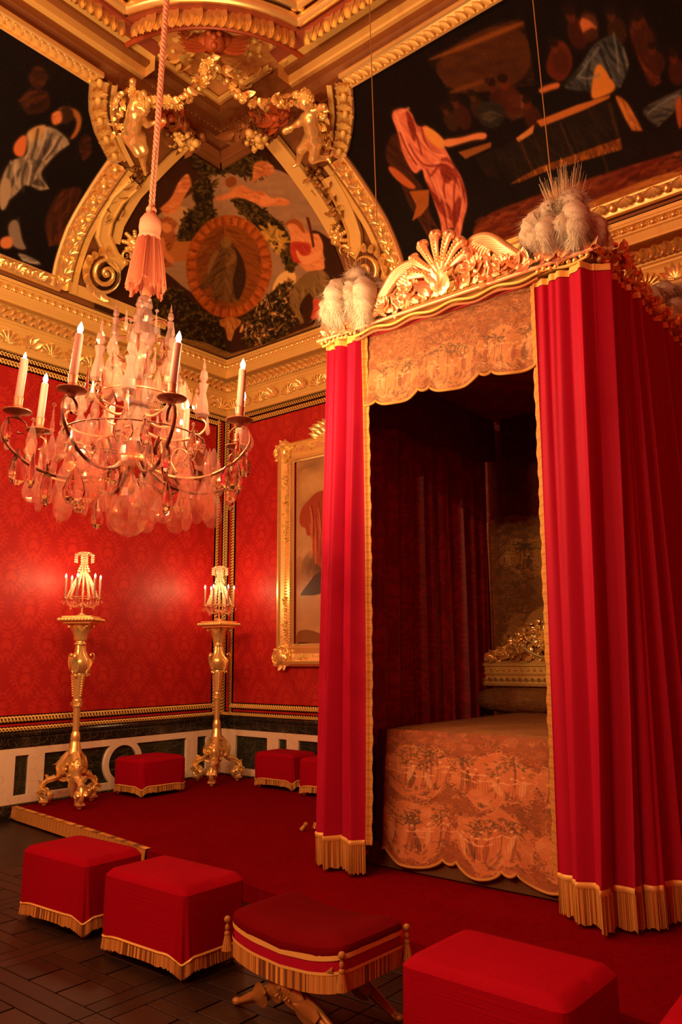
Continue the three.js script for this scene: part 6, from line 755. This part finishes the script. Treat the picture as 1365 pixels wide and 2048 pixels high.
// ---------------------------------------------------------------- candles
const flameGeo = lathe([[0.0005, 0], [0.009, 0.006], [0.0125, 0.018], [0.0105, 0.03], [0.0045, 0.044], [0.0005, 0.052]], 10);
function lamp(pos, power) { const l = new THREE.PointLight(FLAME, power, 0, 2); l.position.copy(pos); l.castShadow = true; l.shadow.radius = 1; l.shadow.mapSize.set(256, 256); l.shadow.bias = -0.002; scene.add(l); return l; }
function candleAt(label, group, base, up, h, r, power, flameScale = 1) {
  const c = thing('candle', label, 'candle', base.toArray(), 0, group);
  c.quaternion.setFromUnitVectors(V(0, 1, 0), up);
  obj('stick', lathe([[0, 0], [r, 0], [r, h * 0.5], [r * 0.97, h - 0.006], [r * 0.7, h], [0, h + 0.001]], 14), M.candle, c);
  const f = obj('flame', flameGeo, M.flame, c); f.position.y = h; f.scale.setScalar(flameScale);
  if (power > 0) lamp(base.clone().addScaledVector(up, h + 0.022 * flameScale), power);
  return c;
}
// ---------------------------------------------------------------- gilded candlestands with crystal candelabra
function candlestand(label, pos, turn) {
  const t = thing('candlestand', label, 'candlestand', [pos[0], DAIS, pos[2]], turn), y0 = -DAIS;
  const g = 0.36, L = (pts, seg = 20) => lathe(pts.map(([r, y]) => [r, y + y0]), seg);
  const top = rbox(g, 0.035, g, 0.012).translate(0, 1.945 + y0, 0), gad = [], gd = ball(0.02, 0, 0, 0, 1, [0.7, 0.9, 1]);
  obj('top', [top, rbox(g * 0.86, 0.025, g * 0.86, 0.008).translate(0, 1.968 + y0, 0), rbox(g * 0.8, 0.03, g * 0.8, 0.01).translate(0, 1.915 + y0, 0)], M.gold, t);
  for (let k = 0; k < 11; k++) for (let s = 0; s < 4; s++) { const m = obj('gadroon', gd, M.gold, t), a = (s * Math.PI) / 2, q = (k - 5) * 0.034; m.position.set(Math.cos(a) * g * 0.5 + Math.sin(a) * q, 1.942 + y0, -Math.sin(a) * g * 0.5 + Math.cos(a) * q); m.rotation.y = a; }
  obj('capital', [L([[0.1, 1.9], [0.105, 1.88], [0.085, 1.865], [0.07, 1.8], [0.055, 1.76], [0.06, 1.75], [0.05, 1.735], [0.045, 1.715], [0.062, 1.705], [0.062, 1.69], [0.04, 1.68]]), ...Array.from({ length: 8 }, (_, k) => T(leaf(0.15, 0.06, 0.45), Math.sin(k * 0.785) * 0.055, 1.735 + y0, Math.cos(k * 0.785) * 0.055, 0, k * 0.785)), ...Array.from({ length: 4 }, (_, k) => { const a = k * 1.571 + 0.785; return T(spiral(0.032, 1.3, 0.013), Math.sin(a) * 0.105, 1.865 + y0, Math.cos(a) * 0.105, 0, a - 1.571); })], M.gold, t);
  const arms = [];
  for (let k = 0; k < 3; k++) { const a = k * 2.094; arms.push(T(merge([tube([[0.035, 1.68, 0], [0.05, 1.6, 0], [0.1, 1.53, 0], [0.135, 1.545, 0], [0.145, 1.58, 0], [0.125, 1.6, 0], [0.108, 1.58, 0]].map((p) => [p[0], p[1] + y0, 0]), (q) => 0.026 * (1 - 0.45 * q), 7, 30), tube([[0.115, 1.53, 0], [0.1, 1.46, 0], [0.075, 1.4, 0], [0.085, 1.37, 0], [0.105, 1.375, 0], [0.1, 1.395, 0]].map((p) => [p[0], p[1] + y0, 0]), (q) => 0.024 * (1 - 0.5 * q), 7, 24), T(leaf(0.16, 0.07, 0.4), 0.1, 1.41 + y0, 0, 0, 1.571)]), 0, 0, 0, 0, a)); }
  obj('scroll_bracket', arms, M.gold, t);
  obj('vase', L([[0.03, 1.69], [0.04, 1.66], [0.05, 1.6], [0.085, 1.55], [0.1, 1.51], [0.09, 1.46], [0.06, 1.42], [0.05, 1.4]], 16), M.gold, t);
  const shaft = L([[0.07, 1.4], [0.074, 1.38], [0.06, 1.3], [0.045, 1.15], [0.05, 1.14], [0.052, 1.12], [0.045, 1.1], [0.052, 1.08], [0.05, 1.065], [0.038, 1.06], [0.034, 0.83], [0.04, 0.82], [0.05, 0.79], [0.052, 0.75], [0.045, 0.735], [0.055, 0.72], [0.06, 0.68], [0.078, 0.62], [0.08, 0.6], [0.06, 0.59], [0.06, 0.4]], 6);
  obj('shaft', [shaft.toNonIndexed(), ...Array.from({ length: 3 }, (_, k) => merge(Array.from({ length: 9 }, (_, j) => ball(0.011, Math.sin(k * 2.094 + 0.5) * (0.066 - j * 0.0022), 1.37 - j * 0.024 + y0, Math.cos(k * 2.094 + 0.5) * (0.066 - j * 0.0022), 0)))), T(rosette(0.026, 7), 0, 1.1 + y0, 0.05), T(rosette(0.026, 7), 0.045, 1.1 + y0, -0.02, 0, 2.1), T(rosette(0.026, 7), -0.045, 1.1 + y0, -0.02, 0, -2.1)], M.gold, t);
  for (let k = 0; k < 3; k++) {
    const a = k * 2.094 + 0.6, leg = obj('leg', [tube([[0.03, 0.62, 0], [0.075, 0.55, 0], [0.105, 0.47, 0], [0.1, 0.41, 0], [0.15, 0.38, 0], [0.215, 0.35, 0], [0.262, 0.28, 0], [0.262, 0.21, 0], [0.22, 0.165, 0], [0.185, 0.19, 0], [0.19, 0.235, 0], [0.22, 0.235, 0]].map((p) => [p[0], p[1] + y0, 0]), (q) => 0.036 * (1 - 0.35 * q) + 0.008 * Math.sin(q * 9), 8, 60, 1.1), T(spiral(0.05, 1.4, 0.02), 0.085, 0.5 + y0, 0.0), ...[0.35, 0.28, 0.42, 0.5].map((y, i) => T(leaf(0.085, 0.06, 0.2), [0.2, 0.255, 0.12, 0.1][i], y + y0, 0, 0, 1.571, [-0.6, -0.2, -0.4, 0.1][i])), T(spiral(0.045, 1.5, 0.02), 0.235, 0.24 + y0, 0.03), T(spiral(0.045, 1.5, 0.02), 0.235, 0.24 + y0, -0.03), bar([0.225, 0.12 + y0, 0], [0.225, 0.165 + y0, 0], 0.018, 0.03, 8), box(0.07, 0.018, 0.07, 0.225, 0.16 + y0, 0)], M.gold, t);
    leg.rotation.y = a; leg.scale.set(1.2, 1, 1.2);
  }
  obj('apron', [clutter(rng(700), 44, (i, r) => { const a = r() * TAU, q = 0.06 + 0.1 * r(); return [Math.cos(a) * q, 0.36 + 0.2 * r() + y0, Math.sin(a) * q]; }, 0.06), L([[0.075, 0.43], [0.07, 0.36], [0.045, 0.33], [0.05, 0.3], [0.03, 0.26], [0.03, 0.22], [0.01, 0.19]], 12)], M.gold, t);
  return t;
}
const gems = { drop: lathe([[0.001, -0.028], [0.011, -0.018], [0.012, -0.008], [0.004, 0.008], [0.001, 0.012]], 6), bead: new THREE.OctahedronGeometry(0.0125, 0) };
function candelabrum(label, side, pos, turn, power) {
  const t = thing('candelabrum', label, 'candelabrum', pos, turn), R = rng(side.length * 13);
  obj('base', lathe([[0.05, 0], [0.055, 0.008], [0.03, 0.02], [0.012, 0.035], [0.009, 0.09], [0.016, 0.105], [0.009, 0.12], [0.009, 0.62], [0.014, 0.64], [0, 0.66]], 12), M.giltBrass, t);
  const beads = [], strand = (f, n) => { for (let i = 0; i < n; i++) { const p = f(i / (n - 1)); beads.push(gems.bead.clone().rotateY(R() * 3).translate(...p)); } };
  for (let k = 0; k < 14; k++) { const a = (k / 14) * TAU; strand((q) => { const r = 0.125 * Math.pow(1 - q, 0.75) + 0.028, y = 0.19 + 0.26 * q; return [Math.cos(a) * r, y, Math.sin(a) * r]; }, 15); }
  for (let k = 0; k < 10; k++) { const a = (k / 10) * TAU; strand((q) => { const r = 0.055 - 0.035 * q; return [Math.cos(a) * r, 0.47 + 0.1 * q, Math.sin(a) * r]; }, 5); strand((q) => [Math.cos(a) * (0.02 + 0.07 * q), 0.66 - 0.02 * q * q, Math.sin(a) * (0.02 + 0.07 * q)], 4); strand((q) => [Math.cos(a) * 0.092, 0.635 - 0.07 * q, Math.sin(a) * 0.092], 4); strand((q) => [Math.cos(a) * 0.02, 0.56 + 0.1 * q, Math.sin(a) * 0.02], 5); }
  stuff(obj('crystal_beads', beads, M.crystalGlow, t));
  obj('ring', [0.125 + 0.028, 0.06, 0.092].map((r, i) => new THREE.TorusGeometry(r, 0.004, 5, 28).rotateX(Math.PI / 2).translate(0, [0.19, 0.465, 0.64][i], 0)), M.giltBrass, t);
  for (let k = 0; k < 6; k++) {
    const a = (k / 6) * TAU + 0.2, c = Math.cos(a), s = Math.sin(a), r = 0.175;
    obj('arm', [tube([[c * 0.01, 0.13, s * 0.01], [c * 0.08, 0.09, s * 0.08], [c * 0.15, 0.12, s * 0.15], [c * r, 0.17, s * r]], 0.006, 6), lathe([[0.006, 0], [0.03, 0.008], [0.034, 0.014], [0.012, 0.012], [0.012, 0.035]], 10).translate(c * r, 0.165, s * r)], M.giltBrass, t);
    for (let j = 0; j < 5; j++) { const b = (j / 5) * TAU, m = obj('crystal_drop', gems.drop, M.crystalThin, t); m.position.set(c * r + Math.cos(b) * 0.03, 0.155 - 0.02 * (j % 2), s * r + Math.sin(b) * 0.03); }
    for (let j = 0; j < 2; j++) { const m = obj('crystal_drop', gems.drop, M.crystalThin, t), b = a + 0.3 + j * 0.4; m.position.set(Math.cos(b) * 0.13, 0.13 - j * 0.03, Math.sin(b) * 0.13); m.scale.setScalar(1.3); }
    const at = (j) => V(Math.cos((j / 6) * TAU + 0.2) * r, 0.19, Math.sin((j / 6) * TAU + 0.2) * r).applyAxisAngle(V(0, 1, 0), turn).add(V(...pos)), across = (j) => at(j).dot(V(0.773, 0, -0.634)), rank = [0, 1, 2, 3, 4, 5].filter((j) => across(j) < across(k)).length, p = at(k);
    candleAt(['leftmost lit candle', 'lit candle second from the left', 'lit candle third from the left', 'lit candle third from the right', 'lit candle second from the right', 'rightmost lit candle'][rank] + ' on the ' + side + ' candelabrum', 'candles on the ' + side + ' candelabrum', p, V(0, 1, 0), 0.2, 0.0125, power, 0.85);
  }
}
const STANDS = [[-7.32, DAIS, -4.66], [-7.26, DAIS, -6.5]];
candlestand('carved gilded candlestand nearest the dais corner, bearing the left candelabrum', STANDS[0], -0.9);
candlestand('carved gilded candlestand in the room corner, bearing the right candelabrum', STANDS[1], -1.49);
candelabrum('crystal candelabrum on the left candlestand', 'left', [STANDS[0][0], 1.985, STANDS[0][2]], 0.35, POWER.torchere);
candelabrum('crystal candelabrum on the corner candlestand', 'right', [STANDS[1][0], 1.985, STANDS[1][2]], 0.1, POWER.torchere);
const CANDLES = ['lit candle at the front of the chandelier, right of its crystal stem', 'lit candle at the right-hand edge of the chandelier', 'lower candle behind the right-hand edge of the chandelier', 'lit candle behind the crystals right of the chandelier stem', 'lit candle behind the crystals left of the chandelier stem', 'second candle from the left on the chandelier, lower than its neighbours', 'candle with the smallest flame, at the left-hand edge of the chandelier', 'tall lit candle at the front left of the chandelier'];
// ---------------------------------------------------------------- chandelier of rock crystal
const CH = V(-3.99, 2.95, -2.85), TILT = new THREE.Quaternion().setFromAxisAngle(V(-0.634, 0, -0.773), 0.03);
{
  const t = thing('chandelier', 'large gilt chandelier hung with crystal drops and eight candles', 'chandelier', CH.toArray()); t.quaternion.copy(TILT);
  const W = (x, y, z) => V(x, y, z).applyQuaternion(TILT).add(CH), UP = V(0, 1, 0).applyQuaternion(TILT), R = rng(801);
  obj('stem', lathe([[0, -0.42], [0.02, -0.4], [0.03, -0.36], [0.012, -0.33], [0.012, -0.24], [0.07, -0.22], [0.085, -0.19], [0.05, -0.16], [0.015, -0.14], [0.012, 0.3], [0.02, 0.86], [0.03, 0.9], [0.012, 0.95], [0, 0.98]], 14), M.giltBrass, t);
  const facet = (pts, seg) => { const g = lathe(pts, seg).toNonIndexed(); g.computeVertexNormals(); return g; };
  const knob = facet([[0, -0.075], [0.05, -0.06], [0.075, -0.01], [0.06, 0.05], [0.03, 0.075], [0, 0.078]], 9);
  for (const [y, s] of [[-0.08, 1.1], [0.08, 1.3], [0.24, 1.5], [0.4, 1.15], [0.52, 0.95], [0.62, 1.2], [0.74, 0.9], [0.83, 0.75]]) { const m = obj('crystal_ball', knob, M.crystalSoft, t); m.position.y = y; m.scale.setScalar(s); }
  const bottom = obj('crystal_pendant', facet([[0, -0.16], [0.05, -0.145], [0.1, -0.1], [0.13, -0.035], [0.118, 0.01], [0.08, 0.07], [0.055, 0.13], [0.032, 0.19], [0.012, 0.24], [0, 0.244]], 9), M.crystalThin, t); bottom.position.y = -0.52;
  bottom.userData.label = 'largest crystal, a faceted pear at the bottom';
  const drop = facet([[0.0005, -0.085], [0.026, -0.078], [0.045, -0.05], [0.05, -0.02], [0.036, 0.025], [0.016, 0.065], [0.006, 0.085], [0.0005, 0.088]], 8).scale(1, 1, 0.42); drop.computeVertexNormals();
  const slim = facet([[0.0005, -0.1], [0.018, -0.085], [0.024, -0.05], [0.014, 0.0], [0.01, 0.05], [0.004, 0.09], [0.0005, 0.092]], 7).scale(1, 1, 0.6); slim.computeVertexNormals();
  const spire = facet([[0.0005, 0.4], [0.008, 0.36], [0.012, 0.33], [0.006, 0.325], [0.024, 0.3], [0.03, 0.26], [0.014, 0.235], [0.034, 0.22], [0.022, 0.16], [0.04, 0.08], [0.046, 0.02], [0.03, 0.0], [0.0005, -0.002]], 6);
  const bead = new THREE.OctahedronGeometry(0.016, 0), link = bar([0, 0, 0], [0, 0.05, 0], 0.002, 0.002, 4);
  const hang = (x, y, z, s = 1, g = drop) => { const m = obj('crystal_drop', g, R() < 0.26 ? M.crystal : M.crystalThin, t); m.position.set(x, y - 0.09 * s, z); m.scale.setScalar(s); m.rotation.y = R() * 6.3; m.rotation.z = (R() - 0.5) * 0.16; if (R() < 0.55) { const b = obj('crystal_bead', bead, M.crystalThin, t); b.position.set(x, y + 0.012, z); } };
  for (let k = 0; k < 8; k++) {
    const a = (-20 + 45 * k) * RAD, c = Math.cos(-a), s = Math.sin(-a), r = 0.69, P = (q, y, off = 0) => [c * q - s * off, y, s * q + c * off];
    const k2 = [0, 0.01, -0.015, 0.02, 0.0, 0.015, -0.02, 0.01][k];
    obj('arm', [tube([P(0.06, -0.2), P(0.2, -0.3), P(0.4, -0.34), P(0.58, -0.3), P(0.71, -0.21), P(0.765, -0.12), P(0.745, -0.045), P(0.685, -0.028), P(0.635, -0.06), P(0.64, -0.11), P(0.68, -0.115)].map((p) => [p[0], p[1] + k2, p[2]]), (q) => 0.0112 * (1.1 - 0.45 * q), 8, 60), tube([P(0.3, -0.3), P(0.26, -0.22), P(0.3, -0.15), P(0.36, -0.18), P(0.34, -0.23)].map((p) => [p[0], p[1] + k2, p[2]]), (q) => 0.01 * (1 - 0.4 * q), 6, 24), T(leaf(0.1, 0.05, 0.6), ...P(0.46, -0.26 + k2), 0, -a + 1.57, 0.5)], k % 4 !== 1 ? M.darkBrass : M.giltBrass, t);
    obj('drip_pan', lathe([[0.0, -0.03], [0.018, -0.03], [0.026, -0.012], [0.03, -0.004], [0.076, 0.004], [0.083, 0.013], [0.08, 0.016], [0.03, 0.008], [0.022, 0.012], [0.02, 0.03], [0.026, 0.04], [0.024, 0.052], [0.027, 0.09], [0.027, 0.095], [0, 0.095]], 24).translate(...P(r, k2)), M.panBrass, t);
    const lean = [0.065, 0.02, 0.08, 0.0, 0.05, 0.04, 0.05, 0.06][k], up = UP.clone().add(V(0.77, 0, -0.63).multiplyScalar(lean)).normalize();
    candleAt(CANDLES[k], 'chandelier candles', W(...P(r, 0.088 + k2)), up, 0.245, 0.023, POWER.chandelier, k === 6 ? 0.8 : 1.35);
    // drops hung from pan, arm and scroll
    hang(...P(r + 0.05, -0.02 + k2), 0.95); hang(...P(0.66, -0.2 + k2), 1.3); hang(...P(0.5, -0.27 + k2), 1.4); hang(...P(0.6, -0.27, -0.14), 1.2); hang(...P(0.52, -0.36, 0.05), 1.25); hang(...P(0.4, -0.38, -0.1), 1.2); hang(...P(0.62, -0.1, -0.16), 1.1); hang(...P(0.34, 0.02, 0.16), 1.2); hang(...P(0.36, -0.33 + k2), 1.1);
    hang(...P(0.6, -0.2, 0.2), 1.05); hang(...P(0.45, -0.3, 0.16), 1.1, k % 2 ? drop : slim); hang(...P(0.28, -0.36, 0.09), 1.1); hang(...P(0.72, -0.08, 0.08), 0.8, slim);
    hang(...P(0.42, -0.02, 0.06), 1.15); hang(...P(0.5, -0.12, -0.08), 1.0); hang(...P(0.24, 0.08, 0.06), 1.1); hang(...P(0.3, -0.1, -0.06), 1.2);
    // crystal spires on small curled brackets, and the upper tiers of drops
    const q = a + 0.39, e = (rr_, y) => [Math.cos(-q) * rr_, y, Math.sin(-q) * rr_], hgt = k % 2 ? 0.1 : 0.22, rad = k % 2 ? 0.4 : 0.3;
    const sp = obj('crystal_spire', spire, M.crystalSoft, t); sp.position.set(...e(rad, hgt)); sp.rotation.set(0, k, 0);
    obj('bracket', tube([e(0.03, hgt - 0.1), e(rad * 0.5, hgt - 0.16), e(rad * 0.95, hgt - 0.12), e(rad * 1.08, hgt - 0.05), e(rad, hgt)], (z) => 0.01 * (1.1 - 0.4 * z), 6, 24), M.giltBrass, t);
    hang(...e(rad, hgt - 0.09), 0.85); hang(...e(rad * 1.1, hgt + 0.02), 0.7, slim); hang(...e(0.18, 0.36 + 0.05 * (k % 2)), 0.85);
    for (let j = 0; j < 5; j++) { const z = 0.14 + 0.26 * R(), b = q + (R() - 0.5) * 0.7; hang(Math.cos(-b) * z, lerp(0.62, 0.12, z / 0.42) + 0.12 * R(), Math.sin(-b) * z, 0.7 + 0.4 * R(), R() < 0.4 ? slim : drop); }
    for (let j = 0; j < 3; j++) { const z = 0.2 + 0.4 * R(), b = a + (R() - 0.5) * 0.8; hang(Math.cos(-b) * z, -0.3 + 0.2 * R(), Math.sin(-b) * z, 0.9 + 0.4 * R(), R() < 0.3 ? slim : drop); }
    if (k % 2) { const u = obj('crystal_spire', spire, M.crystalSoft, t); u.position.set(...e(0.17, 0.56)); u.scale.setScalar(0.72); obj('bracket', [tube([e(0.02, 0.7), e(0.1, 0.73), e(0.17, 0.68), e(0.16, 0.6), e(0.1, 0.6)], 0.011, 6, 24), tube([e(0.02, 0.48), e(0.1, 0.44), e(0.17, 0.5), e(0.17, 0.56)], 0.009, 6, 20)], M.darkBrass, t); }
    else { hang(...e(0.13, 0.74), 0.75, slim); hang(...e(0.21, 0.55), 0.85); }
  }
  obj('hoop', new THREE.TorusGeometry(0.42, 0.005, 6, 48).rotateX(Math.PI / 2).translate(0, -0.06, 0), M.darkBrass, t);
  obj('hoop', new THREE.TorusGeometry(0.24, 0.008, 6, 36).rotateX(Math.PI / 2).translate(0, 0.2, 0), M.giltBrass, t);
  // cord and tassel
  const y0 = 0.97, y1 = 4.64, strands = [];
  for (let j = 0; j < 3; j++) strands.push(tubeLinear(Array.from({ length: 420 }, (_, i) => { const y = lerp(y0 + 0.3, y1, i / 419), a = y * 58 + j * 2.094; return W(Math.cos(a) * 0.011, y, Math.sin(a) * 0.011); }), 0.0125));
  tag(obj('hanging_cord', strands, M.rope), 'thick twisted pink cord holding the chandelier', 'cord');
  const ts = thing('cord_tassel', 'large pink silk tassel covering the top of the chandelier cord', 'tassel', CH.toArray()); ts.quaternion.copy(TILT);
  obj('knot', ball(0.035, 0, 1.49, 0, 2, [1, 0.9, 1]), M.rope, ts);
  obj('head', lathe([[0.015, 1.47], [0.045, 1.45], [0.068, 1.41], [0.072, 1.36], [0.066, 1.31], [0.072, 1.3], [0.072, 1.28], [0.066, 1.27]], 24), M.rope, ts);
  obj('skirt', grid(260, 14, (u, v) => { const a = u * TAU, k = 1 + 0.09 * Math.sin(u * 260 * 2.3) + 0.06 * Math.sin(a * 11), r = (0.068 + 0.05 * Math.pow(v, 0.8)) * k; return [Math.cos(a) * r, 1.275 - (0.34 + 0.03 * Math.sin(a * 7) + 0.012 * Math.sin(u * 777)) * v, Math.sin(a) * r]; }), M.tassel, ts);
  tag(obj('lift_wire', bar(W(0.03, 1.0, 0.03), W(0.045, 1.9, 0.03), 0.004, 0.004, 5), M.wire), 'thin wire running beside the chandelier cord', 'wire');
}
// the other chandeliers of the room, behind the photographer: they light the stools and the bed front
HALLS.forEach((HALL, h) => {
  const P0 = V(...HALL), t = thing('hall_chandelier', ['plain chandelier outside the photograph, left of the camera', 'plain chandelier outside the photograph, behind the camera'][h], 'chandelier', HALL);
  obj('stem', bar([0, -0.2, 0], [0, CEIL - HALL[1], 0], 0.012), M.giltBrass, t);
  for (let k = 0; k < 4; k++) { const a = (k / 4) * TAU, x = Math.cos(a) * 0.6, z = Math.sin(a) * 0.6; obj('arm', [tube([[0, -0.15, 0], [x * 0.5, -0.25, z * 0.5], [x, -0.1, z], [x, 0, z]], 0.014, 6), lathe([[0, 0], [0.07, 0.005], [0.075, 0.015], [0.02, 0.01], [0.02, 0.06]], 14).translate(x, -0.02, z)], M.giltBrass, t); candleAt('lit candle of the chandelier ' + ['left of', 'behind'][h] + ' the camera', 'candles of the chandelier ' + ['left of', 'behind'][h] + ' the camera', P0.clone().add(V(x, 0.03, z)), V(0, 1, 0), 0.22, 0.02, 2 * (h ? POWER.hall2 : POWER.hall), 1.2); }
});
renderer.render(scene, camera);
